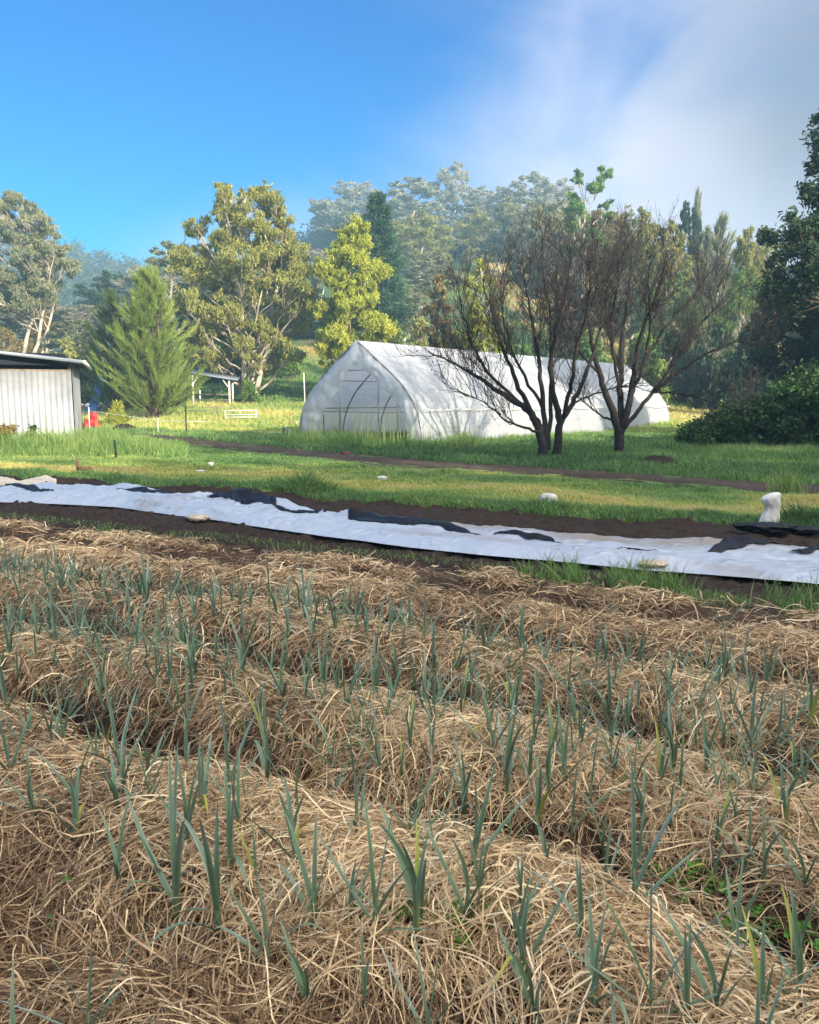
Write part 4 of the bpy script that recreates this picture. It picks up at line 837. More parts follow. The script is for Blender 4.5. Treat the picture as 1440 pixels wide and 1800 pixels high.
mb = MB(); mb.box((-3.1, 5.9, 1.5), (6.3, .05, 3.1)); mb.box((-6.3, 3, 1.5), (.05, 5.9, 3.1)); mb.build('back_wall', M['bare'], sh)  # rear walls coloured dark to stand for the shade inside
mb = MB(); mb.box((-3.1, .08, 2.63), (6.2, .07, .1)); mb.build('beam', M['timber'], sh)
q = at(52, 640, 37.5); s2 = empty('shed', (q[0], q[1]+1, 0), .35); tag(s2, 'low shed with a dark roof peeking over the back of the white metal shed', 'shed')
mb = MB(); mb.box((-.2, 0, 1.3), (3.4, 3, 2.6)); mb.build('wall', M['iron'], s2)
mb = MB()
for sg in (-1, 1): mb.add([(-2.2, sg*1.8, 2.55), (1.75, sg*1.8, 2.55), (1.1, 0, 3.72), (-1.9, 0, 3.72), (-2.2, sg*1.8, 2.62), (1.75, sg*1.8, 2.62), (1.1, 0, 3.79), (-1.9, 0, 3.79)], [[0, 1, 2, 3], [4, 5, 6, 7], [0, 1, 5, 4], [1, 2, 6, 5], [0, 3, 7, 4]])
mb.build('roof', M['black'], s2)
# open shelter
d = 60; a = at(380, 700, d); z0 = float(terrain(a[0], d)); st_ = empty('shelter', (a[0], d, z0), .12); tag(st_, 'small open sided shelter with a sloping grey blue roof between she-oak and large gum', 'shelter')
zt = at(380, 653, d)[2]-z0; S = MPX(1, d)
mb = MB(); slab(mb, -42*S, 40*S, -1.2, 1.6, lambda x, y: zt-.28-.10*x/S*.04*1.6-.0*y+(.12*y), .05); mb.build('roof', M['iron'], st_)
hh = lambda x: zt-.30-.0064*x/S
for x_, y_ in ((-36, -.9), (-31, 1.2), (25, -.9), (26, 1.2)):
    mb = MB(); mb.box((x_*S, y_, hh(x_*S)/2-.1), (.12, .12, hh(x_*S)+.1+.1*y_)); mb.build('post', M['white'], st_)
for x_, sg in ((-36, 1), (25, -1)):
    mb = MB(); mb.tube([[x_*S, -.9, hh(x_*S)*.60], [(x_+11*sg)*S, -.9, hh(x_*S)*.93]], .04, 5); mb.build('brace', M['white'], st_)
mb = MB(); mb.tube([[-37*S, 1.0, .75], [27*S, 1.0, .7]], .035, 5); mb.tube([[-37*S, 1.0, .35], [27*S, 1.0, .33]], .035, 5); mb.build('rail', M['timber'], st_)
# ------------------------------------------------------------------ paddock furniture
def onground(px, d, dz=0): x = (px-720)/F*d/ (math.cos(PITCH)+0) ; q = at(px, 740, d); return np.array([q[0], d, float(terrain(q[0], d))+dz])
def stick(name, px, d, ytop, r, mat, label, cat, lean=(0, 0), r2=None):
    b = onground(px, d); top = at(px, ytop, d); o = MB(); o.tube([[0, 0, -.15], [lean[0], lean[1], (top[2]-b[2])]], [r, r2 or r], 7); ob = o.build(name, mat); ob.location = tuple(b); return tag(ob, label, cat)
stick('stake', 202, 22.6, 773, .028, M['black'], 'short black stake in the lawn near the shed', 'stake', (-.04, 0))
stick('fence_post', 327, 40.5, 713, .032, M['black'], 'tall thin black fence post at the edge of the paddock', 'post')
stick('fence_post', 157, 44, 716, .03, M['rope'], 'white electric fence post beside the red object', 'post')
stick('fence_post', 277, 41.5, 735, .03, M['rope'], 'short white electric fence post left of the black post', 'post')
stick('fence_post', 521, 46, 740, .035, M['rope'], 'short white fence post beside the greenhouse', 'post')
stick('pole', 537, 56, 655, .035, M['rope'], 'thin pale pole on the slope left of the greenhouse', 'pole', (-.06, 0))
stick('stake', 524, 25.2, 789, .02, M['timber'], 'short pale wooden peg standing in the dirt track', 'stake')
def rope(pts, label):
    mb = MB(); mb.tube(np.array([at(px, py, d) for px, py, d in pts]), .013, 5); tag(mb.build('fence_tape', M['rope']), label, 'fence tape')
rope([(120, 733, 45), (157, 722, 44), (277, 739, 41.5), (327, 741, 40.6), (397, 741, 48), ], 'upper white electric fence tape running from the shed to the gate')
rope([(277, 756, 41.2), (327, 760, 40.5), (430, 759, 40), (520, 760, 39)], 'lower white electric fence tape close to the grass')
gt = onground(424, 49); g_ = empty('gate', tuple(gt), .05); tag(g_, 'white tubular farm gate standing in the yellow grass', 'gate'); s_ = MPX(1, 49)
ht = at(424, 721, 49)[2]-gt[2]
for x_ in (-27, 27): mb = MB(); mb.tube([[x_*s_, 0, -.1], [x_*s_, 0, ht]], .035, 6); mb.build('upright', M['white'], g_)
for f in (.3, .55, .97): mb = MB(); mb.tube([[-27*s_, 0, ht*f], [27*s_, 0, ht*f]], .028, 6); mb.build('rail', M['white'], g_)
pf = onground(370, 50.5); g_ = empty('stock_panel', tuple(pf), 0); tag(g_, 'rusty pipe stock panel left of the white gate', 'yard panel'); s_ = MPX(1, 50.5); ht = at(370, 715, 50.5)[2]-pf[2]
for x_ in (-47, -15, 14, 44): mb = MB(); mb.tube([[x_*s_, 0, -.1], [x_*s_, 0, ht*.98]], .022, 6); mb.build('upright', M['timber'], g_)
for f in (.62, 1.0): mb = MB(); mb.tube([[-47*s_, 0, ht*f], [44*s_, 0, ht*f-.05]], .022, 6); mb.build('rail', M['timber'], g_)
# pipe leaning on a black stand
b = onground(508, 33.5); t_ = empty('pipe', tuple(b), 0); tag(t_, 'grey plastic pipe sloping down from a black prop beside the greenhouse', 'pipe'); s_ = MPX(1, 33.5)
mb = MB(); mb.tube([[-10*s_, 0, .55], [0, -.1, .42], [18*s_, -.3, .05]], .05, 8); mb.build('tube', M['iron'], t_, True)
for x_ in (-12, -5): mb = MB(); mb.tube([[x_*s_, 0, -.1], [(x_+2)*s_, 0, .56]], .028, 6); mb.build('leg', M['black'], t_)
# red seat like object, blue slide, sleepers, mound
b = onground(160, 45); t_ = empty('play_tractor', tuple(b), .5); tag(t_, 'red plastic object in the grass beside the shed corner', 'red object'); mb = MB(); mb.box((0, 0, .38), (.62, .42, .34)); mb.box((.12, 0, .72), (.3, .36, .36), .2); mb.build('body', M['red'], t_)
for x_ in (-.24, .26): mb = MB(); mb.tube([[x_, -.26, .2], [x_, .26, .2]], .19, 12); mb.build('wheel', M['red'], t_)
b = onground(172, 56); t_ = empty('slide', tuple(b), 0); tag(t_, 'blue play slide seen between the shed and the she-oaks', 'slide'); h_ = at(178, 648, 56)[2]-b[2]
mb = MB(); k = 9; u = np.linspace(0, 1, k); P = np.stack([-.15+.55*u, -.6+1.2*u, .1+(h_-.1)*u**1.1], -1); 
sdv_ = np.tile([[.26, -.1, 0]], (k, 1)); mb.add(np.concatenate([P-sdv_, P+sdv_]), [[i, i+1, k+i+1, k+i] for i in range(k-1)]); mb.tube(P-sdv_+[0, 0, .06], .07, 6); mb.tube(P+sdv_+[0, 0, .06], .07, 6); mb.build('chute', M['blue'], t_)
mb = MB(); mb.box((-.1, -.5, .2), (.9, .5, .4)); mb.build('base', M['blue'], t_)
for px_, r_ in ((150, .5), (188, .55)):
    b = onground(px_, 57); mb = MB(); u = np.linspace(0, math.pi, 9); mb.tube(np.stack([np.cos(u)*r_*1.1, 0*u, np.sin(u)*r_], -1), .16, 8); o = mb.build('tyre', M['white'], None, True); o.location = tuple(b); tag(o, 'half buried whitewashed tyre on the %s side of the blue slide' % ('left' if px_ == 150 else 'right'), 'tyre')
b = onground(225, 58); mb = MB(); mb.box((0, 0, .16), (MPX(170, 58), .25, .26)); o = mb.build('sleeper_edging', M['timber']); o.location = tuple(b); tag(o, 'long low timber edging behind the she-oak stems', 'timber edging')
def mound(name, px, d, wd, hgt, mat, label, cat, seed=0, py=None):
    b = onground(px, d); n = 26; u = np.linspace(-1, 1, n); U, Vv = np.meshgrid(u, u); r2 = U**2+Vv**2; Zm = hgt*np.clip(1-r2, -.15, 1)**.8 if False else hgt*np.maximum(1-r2, -.1)*(.6+.8*fbm(U*3+seed, Vv*3, 99, 4))
    i = np.arange(n-1)[:, None]*n+np.arange(n-1)[None]; mb = MB(); mb.add(np.stack([U*wd/2, Vv*wd*.3, Zm-.02], -1), np.stack([i, i+1, i+n+1, i+n], -1).reshape(-1, 4), .4+.0*U.ravel()); o = mb.build(name, mat, None, True); o.location = tuple(b); return tag(o, label, cat)
mound('dirt_pile', 217, 43.5, 1.7, .42, M['soil'], 'dark heap of dirt and sticks in the grass before the she-oaks', 'dirt pile')
mound('brush_pile', 1160, 20.3, 1.3, .26, M['soil'], 'low dark heap of dead brush beside the dirt track at right', 'brush pile', 3)
mound('brush_pile', 1192, 26, .8, .2, M['thatch'], 'small brown heap of dead grass beyond the larger brush heap', 'brush pile', 5)
# small sheds on the slope
b = onground(546, 97); t_ = empty('water_tank', tuple(b), 0); tag(t_, 'blue water tank in shade at the top of the grassy slope', 'tank'); h_ = max(2.0, at(546, 545, 97)[2]-b[2])
mb = MB(); mb.tube([[0, 0, -.2], [0, 0, h_]], 1.25, 20); mb.build('wall', M['tank'], t_); mb = MB(); mb.tube([[0, 0, h_], [0, 0, h_+.25]], [1.3, .2], 20); mb.build('lid', M['tank'], t_)
b = onground(735, 92); h_ = at(735, 534, 92)[2]-b[2]; t_ = empty('hut', tuple(b), .3); tag(t_, 'small white roofed hut above the greenhouse ridge', 'hut')
mb = MB(); mb.box((0, 0, h_/2-.1), (1.3, 1.4, h_-.2)); mb.build('wall', M['timber'], t_); mb = MB(); slab(mb, -.8, .8, -.9, .9, lambda x, y: h_-.2+.1*x, .08); mb.build('roof', M['white'], t_)
# little things on the lawn
def flat_at(px, py, z=0.0):
    x, y, zz = ray(px, py); t = (z-CZ)/zz; return np.array([x*t, y*t, z])
b = flat_at(146, 829, .02); t_ = empty('rusty_tool', tuple(b), 0); tag(t_, 'small rusty orange iron foot lying in the lawn near the white plastic', 'tool'); s_ = MPX(1, b[1])
mb = MB(); mb.box((2*s_, 0, .07), (20*s_, .16, .08), 0); mb.box((10*s_, .0, .05), (10*s_, .18, .04), .1); mb.build('sole', M['rustmetal'], t_); mb = MB(); mb.tube([[-8*s_, 0, .03], [-9*s_, 0, .17], [-9.5*s_, 0, .30]], [.045, .03, .018], 7); mb.build('spike', M['rustmetal'], t_, True)
def crumple(name, c, size, mat, label, cat, seed, pinch=0, lean=0, res=24, parent=None):
    """a crumpled bag: a lumpy closed form with folds"""
    th = np.linspace(0, 2*math.pi, res, endpoint=False); ph = np.linspace(-math.pi/2, math.pi/2, res//2+1); T, Pp = np.meshgrid(th, ph)
    rr = 1+.38*(fbm(np.cos(T)*3.2+5+seed, np.sin(T)*3.2+Pp*2.6, 101, 4)-.5)*2+.13*np.abs(np.sin(T*4+Pp*3+seed))
    X_ = np.cos(Pp)*np.cos(T)*rr; Y_ = np.cos(Pp)*np.sin(T)*rr; Z_ = (np.sin(Pp)+1)/2*(1+.1*(rr-1)); w_ = 1-pinch*np.exp(-((Z_-.45)/.22)**2)
    X_ = X_*w_+lean*np.sin(Z_*3.0); V = np.stack([X_*size[0]/2, Y_*w_*size[1]/2, Z_*size[2]], -1).reshape(-1, 3); m_ = res
    Fq = [[i*m_+j, i*m_+(j+1) % m_, (i+1)*m_+(j+1) % m_, (i+1)*m_+j] for i in range(res//2) for j in range(m_)]
    mb = MB(); mb.add(V, Fq); o = mb.build(name, mat, parent, True); o.location = tuple(c); return tag(o, label, cat) if label else o
b = flat_at(965, 886); crumple('sack', b-[0, 0, .02], (.25, .22, .19), M['bag'], 'small round white sack tied shut on the lawn', 'sack', 1, 0, 0, 36)
b = flat_at(608, 801); crumple('ball', b-[0, 0, .01], (.24, .16, .14), M['darkred'], 'deflated dark red ball beside the track', 'ball', 2)
# standing fertiliser sack, bent over at the top
b = flat_at(1352, 919, .02); t_ = empty('sack', tuple(b), .1); tag(t_, 'tall crumpled white sack standing bent over at the right beside black plastic', 'sack')
sp = np.array([(.0, 0, 0, .135), (.01, 0, .07, .125), (.035, 0, .15, .10), (.042, 0, .21, .095), (.02, 0, .27, .115), (-.005, 0, .325, .125), (.02, 0, .37, .105), (.045, 0, .395, .06), (.05, 0, .40, .012)])
spn = smoothline(sp, 26); th = np.linspace(0, 2*math.pi, 30, endpoint=False); V = []
for i, (x_, y_, z_, r_) in enumerate(spn):
    rr = r_*(1+.17*np.abs(np.sin(th*3.5+i*.16))-.10+.10*np.sin(th*8-i*.35)*fbm(th*2, i*.4+th*0, 131)); V.append(np.stack([x_+np.cos(th)*rr, y_+np.sin(th)*rr*.62, z_+np.cos(th)*rr*(.12 if i > 12 else 0)], -1))
V = np.vstack(V); Fq = [[i*30+j, i*30+(j+1) % 30, (i+1)*30+(j+1) % 30, (i+1)*30+j] for i in range(25) for j in range(30)]
mb = MB(); mb.add(V, Fq); mb.build('bag_body', M['bag'], t_, True); mb = MB(); k_ = 14; x_ = np.linspace(-.10, .08, k_); mb.add([(a, -.075-.02*math.sin(a*40), .0+.012*math.sin(a*60)) for a in x_]+[(a*1.15, -.14-.02*math.sin(a*30), .004) for a in x_], [[i, i+1, k_+i+1, k_+i] for i in range(k_-1)]); mb.build('loose_hem', M['bag'], t_)
for (px, py, sx_, sz_, sd_, lb) in ((352, 829, .30, .05, 3, 'thin white plastic scrap lying in the grass nearer the white plastic'), (371, 819, .16, .10, 4, 'crumpled white scrap just behind the thin plastic scrap'), (672, 846, .22, .12, 6, 'pointed white paper scrap on the lawn left of the round sack'), (650, 849, .2, .03, 7, 'flat pale scrap beside the pointed white scrap')):
    b = flat_at(px, py); crumple('plastic_scrap', b-[0, 0, .01], (sx_, .14, sz_), M['bag'], lb, 'scrap', sd_, .3, 0, 16)
# ------------------------------------------------------------------ white silage plastic over the bed
rgt = np.random.default_rng(77)
def ps_at(px, py, z=.08): q = flat_at(px, py, z); return to_ps(q[0], q[1])
topl = np.array([ps_at(*a) for a in ((-260, 838), (-90, 845), (0, 850), (150, 857), (280, 866), (400, 880), (560, 896), (720, 912), (860, 924), (1000, 935), (1140, 946), (1290, 953), (1440, 965), (1700, 985))])
botl = np.array([ps_at(*a, .03) for a in ((-400, 862), (-120, 876), (0, 882), (100, 886), (200, 891), (300, 905), (400, 918), (560, 941), (720, 962), (860, 977), (1000, 989), (1140, 1003), (1290, 1014), (1440, 1026), (1700, 1048))])
s_ = np.arange(-16.0, 2.9, .035); pt = np.interp(s_, topl[:, 1], topl[:, 0])+(fbm(s_*1.3, s_*0, 103)-.5)*.14; pb = np.interp(s_, botl[:, 1], botl[:, 0])+(fbm(s_*1.1, s_*0, 104)-.5)*.10
U, SS = np.meshgrid(np.linspace(0, 1, 110), s_); PP = pb[:, None]*(1-U)+pt[:, None]*U; XX, YY = to_xy(PP, SS)
def ridged(x, y, sd_, o=3):
    r = 0; a = 1; t = 0
    for k in range(o): r = r+a*(1-np.abs(2*vn(x*2**k, y*2**k, sd_+k)-1))**2.2; t += a; a *= .5
    return r/t
WAR = fbm(SS*.6, PP*1.2, 105)*1.6
left = 1-sst(-9, -4.5, SS)
def tarp_z(PP, SS, U):
    WAR = fbm(SS*.6, PP*1.2, 105)*1.6; left = 1-sst(-9, -4.5, SS)
    z = .02+.035*np.sin(math.pi*np.clip(U, 0, 1)**.8)**.7
    z = z+(.05+.06*left)*ridged(PP*1.5+SS*.55+WAR, SS*.62-PP*.3, 107)+.045*ridged(PP*4+SS*1.2, SS*1.8+WAR, 111)+.02*(fbm(PP*9, SS*5, 113)-.5)
    z = z-.07*np.exp(-((U-.56-.1*np.sin(SS*.8))/.05)**2)*(1-left*.5)
    return z
ZZ = tarp_z(PP, SS, U)
for px, py, a, sp_, ss_ in ((612, 905, .11, .08, .20), (500, 888, .13, .16, .25), (60, 845, .20, .2, .5), (885, 932, .08, .1, .4), (440, 880, .12, .15, .5), (1165, 980, .07, .12, .25), (240, 862, .1, .12, .5), (1290, 955, .09, .15, .5)):
    p0, s0 = ps_at(px, py, .12); ZZ = ZZ+a*np.exp(-((PP-p0)/sp_)**2-((SS-s0)/ss_)**2)
ZZ = (ZZ+.035*ridged(PP*2.2+WAR*1.7-SS*.9, SS*2.6+PP, 125)+.022*ridged(PP*6+SS*2.5, SS*4.2-PP*2+WAR*2, 128))*(.08+.92*np.clip(U/.16, 0, 1)**.7*np.clip((1-U)/.07, 0, 1)**.7)*(.66+.2*left)+.005
dirt = np.clip(.66-.85*sst(.55, .75, U)*(fbm(SS*.7, PP*2, 115)+.1)*sst(-7, -3, SS)-.35*sst(.62, .8, fbm(SS*1.1, PP*2.2, 116))+.35*(fbm(SS*2.2, PP*3, 117)-.5), 0, 1)
tp = empty('plastic_sheet', (0, 0, 0), 0); tag(tp, 'long white silage plastic sheet with black underside laid crumpled over a garden bed', 'plastic sheet')
zt_ = terrain(XX, YY)
n_, m_ = XX.shape; i = np.arange(n_-1)[:, None]*m_+np.arange(m_-1)[None]; V = np.stack([XX, YY, ZZ+zt_+.02], -1).reshape(-1, 3)
obj('white_side', rawmesh('white_side', V, np.stack([i, i+1, i+m_+1, i+m_], -1).reshape(-1, 4), dirt.ravel(), True), M['tarp'], tp)
def tz(p, s):
    a = np.interp(s, s_, pb); b_ = np.interp(s, s_, pt); u = np.clip((p-a)/(b_-a), 0, 1); j = np.clip(((s-s_[0])/.035).astype(int), 0, n_-1); k = np.clip((u*(m_-1)).astype(int), 0, m_-1)
    return (ZZ+zt_)[j, k]+.02
def fold(poly, seed, bulge, mat='black', label=None, name='black_fold'):
    """poly: (px, ytop, ybottom) samples, draped on the sheet"""
    a = np.array([(*ps_at(px, yt, .09), *ps_at(px, yb, .08)) for px, yt, yb in poly]); t = np.linspace(0, len(a)-1, 60); i0 = np.arange(len(a)); A = np.stack([np.interp(t, i0, a[:, k]) for k in range(4)], -1)
    v = np.linspace(0, 1, 12)[None]; p = A[:, 2:3]*(1-v)+A[:, 0:1]*v; s = A[:, 3:4]*(1-v)+A[:, 1:2]*v; e = np.minimum(1, np.minimum(np.arange(60), 59-np.arange(60))/6)[:, None]
    p = p+(fbm(t*1.5+seed, t*0, 119)[:, None]-.5)*.10*e; z = tz(p, s); z = np.maximum(z, np.maximum.accumulate(z, 1)*.0+z)+.012+.75*bulge*np.sin(math.pi*v)**.8*e*(.6+.8*fbm(p*5, s*3+seed, 121))+.02*(fbm(p*8, s*6, 123)-.3)*e
    x, y = to_xy(p, s); mb = MB(); i = np.arange(59)[:, None]*12+np.arange(11)[None]; mb.add(np.stack([x, y, z], -1), np.stack([i, i+1, i+13, i+12], -1).reshape(-1, 4)); return mb.build(name, M[mat], tp, True)
fold([(205, 868, 870), (235, 867, 874), (270, 869, 875), (300, 864, 869), (316, 862, 864)], 1, .02)
fold([(362, 880, 881), (392, 876, 884), (410, 882, 886)], 2, .02)
fold([(405, 884, 886), (425, 877, 893), (455, 876, 895), (478, 876, 896), (486, 886, 899)], 3, .07)
fold([(484, 896, 899), (520, 901, 908), (552, 902, 908), (575, 898, 901)], 4, .01)
fold([(612, 903, 915), (630, 903, 921), (660, 906, 923), (695, 912, 924), (740, 915, 924), (790, 922, 933), (830, 935, 941), (862, 941, 943)], 5, .035)
fold([(868, 939, 941), (905, 940, 944), (940, 944, 950), (975, 951, 955), (990, 956, 957)], 6, .012)
fold([(1085, 964, 965), (1120, 966, 969), (1160, 969, 971)], 7, .008)
fold([(1235, 974, 976), (1265, 962, 974), (1290, 955, 970), (1325, 951, 967), (1350, 957, 967), (1372, 963, 966)], 8, .03)
fold([(1385, 975, 977), (1410, 973, 979), (1450, 968, 976), (1500, 972, 982)], 9, .02)
fold([(6, 856, 858), (30, 859, 865), (60, 860, 868), (95, 872, 875)], 10, .02)
# a cream flap and the sandbags holding the sheet
fold([(-60, 850, 862), (-20, 849, 860), (20, 845, 858), (55, 838, 857), (80, 832, 856), (99, 838, 854)], 12, .10, 'creamlight', name='turned_flap')
p0, s0 = ps_at(347, 905, .1); x_, y_ = to_xy(p0, s0); crumple('sandbag', (x_, y_, float(tz(np.array([p0]), np.array([s0]))[0])-.03), (.28, .2, .10), M['cream'], 'small cream sandbag on the near edge of the white plastic at left', 'sandbag', 12, 0, 0, 28)
p0, s0 = ps_at(1150, 990, .08); x_, y_ = to_xy(p0, s0); crumple('sandbag', (x_, y_, float(tz(np.array([p0]), np.array([s0]))[0])-.03), (.27, .17, .08), M['cream'], 'small dusty sandbag on the near edge of the white plastic at right', 'sandbag', 13, 0, 0, 28)
# heap of black plastic beside the standing sack
b = flat_at(1345, 934); t_ = empty('black_plastic', tuple(b), 0); tag(t_, 'crumpled heap of black plastic below the tall white sack', 'black plastic')
crumple('heap', (0, 0, -.02), (.75, .35, .13), M['black'], None, None, 21, .2, .05, 44, t_); crumple('heap', (.5, -.05, -.02), (.5, .3, .09), M['black'], None, None, 22, .2, -.05, 40, t_); crumple('heap', (.95, .0, -.02), (.5, .25, .07), M['black'], None, None, 23, .2, 0, 36, t_)
# bright tussock by the track
b = flat_at(1385, 868); n = 160; mb = MB(); x = RG.normal(0, .16, n); y = RG.normal(0, .10, n); h = RG.uniform(.25, .62, n); ln_ = RG.uniform(.1, .9, n); az = RG.uniform(0, 6.28, n); u = np.linspace(0, 1, 6)
P = np.stack([x[:, None]+(np.cos(az)*ln_*h)[:, None]*u**1.6, y[:, None]+(np.sin(az)*ln_*h)[:, None]*u**1.6, h[:, None]*(u-.35*ln_[:, None]*u**2.5)], -1)
mb.ribbons(P, nrm(np.stack([np.sin(az), -np.cos(az), np.zeros(n)], -1)), np.full((n, 1), .014)*(1-.85*u**1.5)[None], RG.uniform(.4, .9, n)); o = mb.build('grass_tussock', M['tall']); o.location = tuple(b); tag(o, 'bright green long leaved tussock beside the track behind the tall white sack', 'tussock')
# reddish shrub at the left edge in front of the shed
q = onground(2, 25.5); plant('shrub', bush(390, 1.1, 1.35, 1500, (.12, .06), 14), (M['brown'], M['rust']), tuple(q-[.15, 0, 0]), 0, 'russet leaved shrub at the left edge before the shed wall', 'shrub', None, 1, ('stem', 'foliage'))
q = onground(62, 26.4); plant('shrub', bush(391, 1.0, .95, 1800, (.10, .05), 14), (M['brown'], M['dark']), tuple(q), 0, 'dark green bushy weed against the middle of the shed wall', 'shrub', None, 1, ('stem', 'foliage'))
q = onground(205, 46); plant('shrub', bush(392, 1.3, 1.6, 900, (.5, .05), 10, -.3), (M['brown'], M['lime']), tuple(q), 0, 'yellowish spiky plant at the foot of the duller she-oak', 'shrub', None, 1, ('stem', 'foliage'))
# ------------------------------------------------------------------ garlic
def leafribbon(mb, base, az, inc, ln, wd, bend, kink=None, rg=RG, rnd=.5, K=12):
    t = np.linspace(0, 1, K); ang = inc+bend*t**1.8
    if kink: ang = ang+kink[1]/(1+np.exp(-(t-kink[0])*22))
    ds = ln/(K-1); r = np.concatenate([[0], np.cumsum(np.sin(ang[:-1])*ds)]); z = np.concatenate([[0], np.cumsum(np.cos(ang[:-1])*ds)])
    dv = np.array([math.cos(az), math.sin(az), 0]); sv = np.array([-math.sin(az), math.cos(az), 0]); tw = rg.normal(0, .25)*t[:, None]
    P = np.array(base)+dv*r[:, None]+np.array([0, 0, 1.])*z[:, None]+sv*(t**2)[:, None]*rg.normal(0, .04)*ln/.3
    nv = -np.cos(ang)[:, None]*dv+np.sin(ang)[:, None]*np.array([0, 0, 1.]); sdv2 = sv*np.cos(tw)+nv*np.sin(tw)
    w2 = wd/2*np.minimum(1, .55+t*3)*(1-t**2.2)**.8+.0004; lift = .42*w2
    Lp = P-sdv2*w2[:, None]+nv*lift[:, None]; Rp = P+sdv2*w2[:, None]+nv*lift[:, None]
    V = np.stack([Lp, P, Rp], 1).reshape(-1, 3); b = np.arange(K-1)*3; Fq = np.concatenate([np.stack([b, b+1, b+4, b+3], -1), np.stack([b+1, b+2, b+5, b+4], -1)])
    rr = np.stack([np.full(K, rnd+.2), np.full(K, rnd-.28), np.full(K, rnd+.2)], 1).ravel()+np.repeat(.25*t, 3)
    mb.add(V, Fq, np.clip(rr, 0, 1))
GV = []
LOOK = ['narrow upright', 'upright leaved', 'wide fanned', 'drooping leaved', 'bent leaved', 'short leaved', 'tall leaved', 'arching leaved', 'sparse leaved', 'kinked leaved', 'bushy', 'slender']
for v in range(12):
    rg = np.random.default_rng(600+v); nl = [3, 4, 5, 5, 4, 3, 5, 4, 3, 5, 6, 3][v]; hs_ = [1, 1.05, 1, 1, .95, .7, 1.3, 1.1, .9, 1.05, 1, .95][v]; az0 = rg.uniform(0, 6.28); parts = []
    st_h = .05*hs_; a = MB(); a.tube([[0, 0, -.04], [0, 0, st_h], [0, 0, st_h+.05*hs_]], [.0068, .0062, .0035], 7, .2); parts.append(('stem', a))
    for i in range(nl):
        k = nl-1-i; inc = .08+.19*k*rg.uniform(.6, 1.5)+(.12 if v == 2 else 0); ln_ = (.25-.012*abs(k-1.5)*2)*hs_*rg.uniform(.85, 1.15)
        bend = rg.uniform(-.05, .5)+(.7 if v in (3, 7) and k >= nl-2 else 0); kink = None
        if v in (4, 9) and k == nl-1: kink = (.5, 1.6)
        if v == 3 and k == nl-2: kink = (.62, 1.2)
        a = MB(); leafribbon(a, (0, 0, st_h*.55+.012*i*hs_), az0+(math.pi if i % 2 else 0)+rg.normal(0, .35), inc, ln_, rg.uniform(.0095, .015)*hs_**.5, bend, kink, rg, rg.uniform(.25, .65)); parts.append(('leaf', a))
    GV.append(parts)
GM = [[(nm, a.mesh('garlic_'+nm, True)) for nm, a in parts] for parts in GV]
for v, pl in enumerate(GM):
    for j, (nm, me) in enumerate(pl): me.materials.append(M['garlicyel'] if j == 1 and v in (0, 4, 8) else M['garlic'])
GF = []
for parts in GV:
    a = MB()
    for nm, q in parts:
        for V, Fq, Rr_, in zip(q.V, q.F, q.R): a.add(V, Fq, Rr_)
    me = a.mesh('garlic_plant', True); me.materials.append(M['garlic']); GF.append(me)
# prominent plants: base pixel, variant, scale, turn
HAND = [(315, 1650, 6, 1.45, .1), (385, 1680, 7, 1.6, .4), (212, 1588, 2, 1.1, 0), (130, 1500, 4, 1.15, .3), (66, 1462, 2, 1.0, .8), (525, 1560, 4, 1.25, .2), (552, 1655, 3, 1.3, 1.2), (655, 1670, 6, 1.1, .3), (742, 1655, 1, 1.3, 0), (815, 1648, 1, 1.15, .5), (903, 1692, 9, .8, 0),
        (965, 1425, 2, 1.25, .2), (887, 1395, 9, 1.2, .6), (1036, 1445, 6, .95, 1), (1252, 1522, 0, .9, 0), (1342, 1580, 2, 1.05, .2), (1412, 1600, 1, .9, 0), (1040, 1815, 3, 1.5, .4), (1150, 1830, 6, 1.4, .8), (1260, 1825, 1, 1.5, .1), (1345, 1835, 0, 1.3, .5), (940, 1830, 1, 1.2, 0), (475, 1725, 3, 1.1, 1.7), (330, 1515, 10, 1.2, .3), (260, 1440, 10, 1.0, .9), (540, 1800, 1, 1.2, .2), (730, 1700, 0, 1.2, .5), (1205, 1840, 7, 1.3, 0),
        (865, 1360, 6, 1.05, .4), (760, 1370, 11, 1, 0), (722, 1350, 0, 1, .4), (615, 1640, 5, 1.2, .4), (1080, 1385, 10, 1.0, .3), (1195, 1420, 2, 1.0, .1), (1290, 1480, 6, .9, .4), (20, 1390, 3, 1.1, 0), (410, 1560, 3, 1.3, .6), (640, 1800, 11, 1.1, 0), (1410, 1790, 7, 1.2, .3)]
pts = []
def ground_hit(px, py):
    x, y, z = ray(px, py); t = .8
    while t < 30:
        if CZ+z*t < gz(x*t, y*t): return x*t, y*t
        t += .02
    return None
for px, py, v, sc, rz in HAND:
    h_ = ground_hit(px, py)
    if h_: pts.append((h_[0], h_[1], v, sc*(.98 if py < 1780 else .72), rz, True))
rgp = random.Random(5)
def tryadd(x, y, mind, hand=False):
    for q in pts:
        if (q[0]-x)**2+(q[1]-y)**2 < mind**2: return
    pts.append((x, y, rgp.randrange(12), rgp.uniform(.72, 1.22), rgp.uniform(0, 6.28), hand))
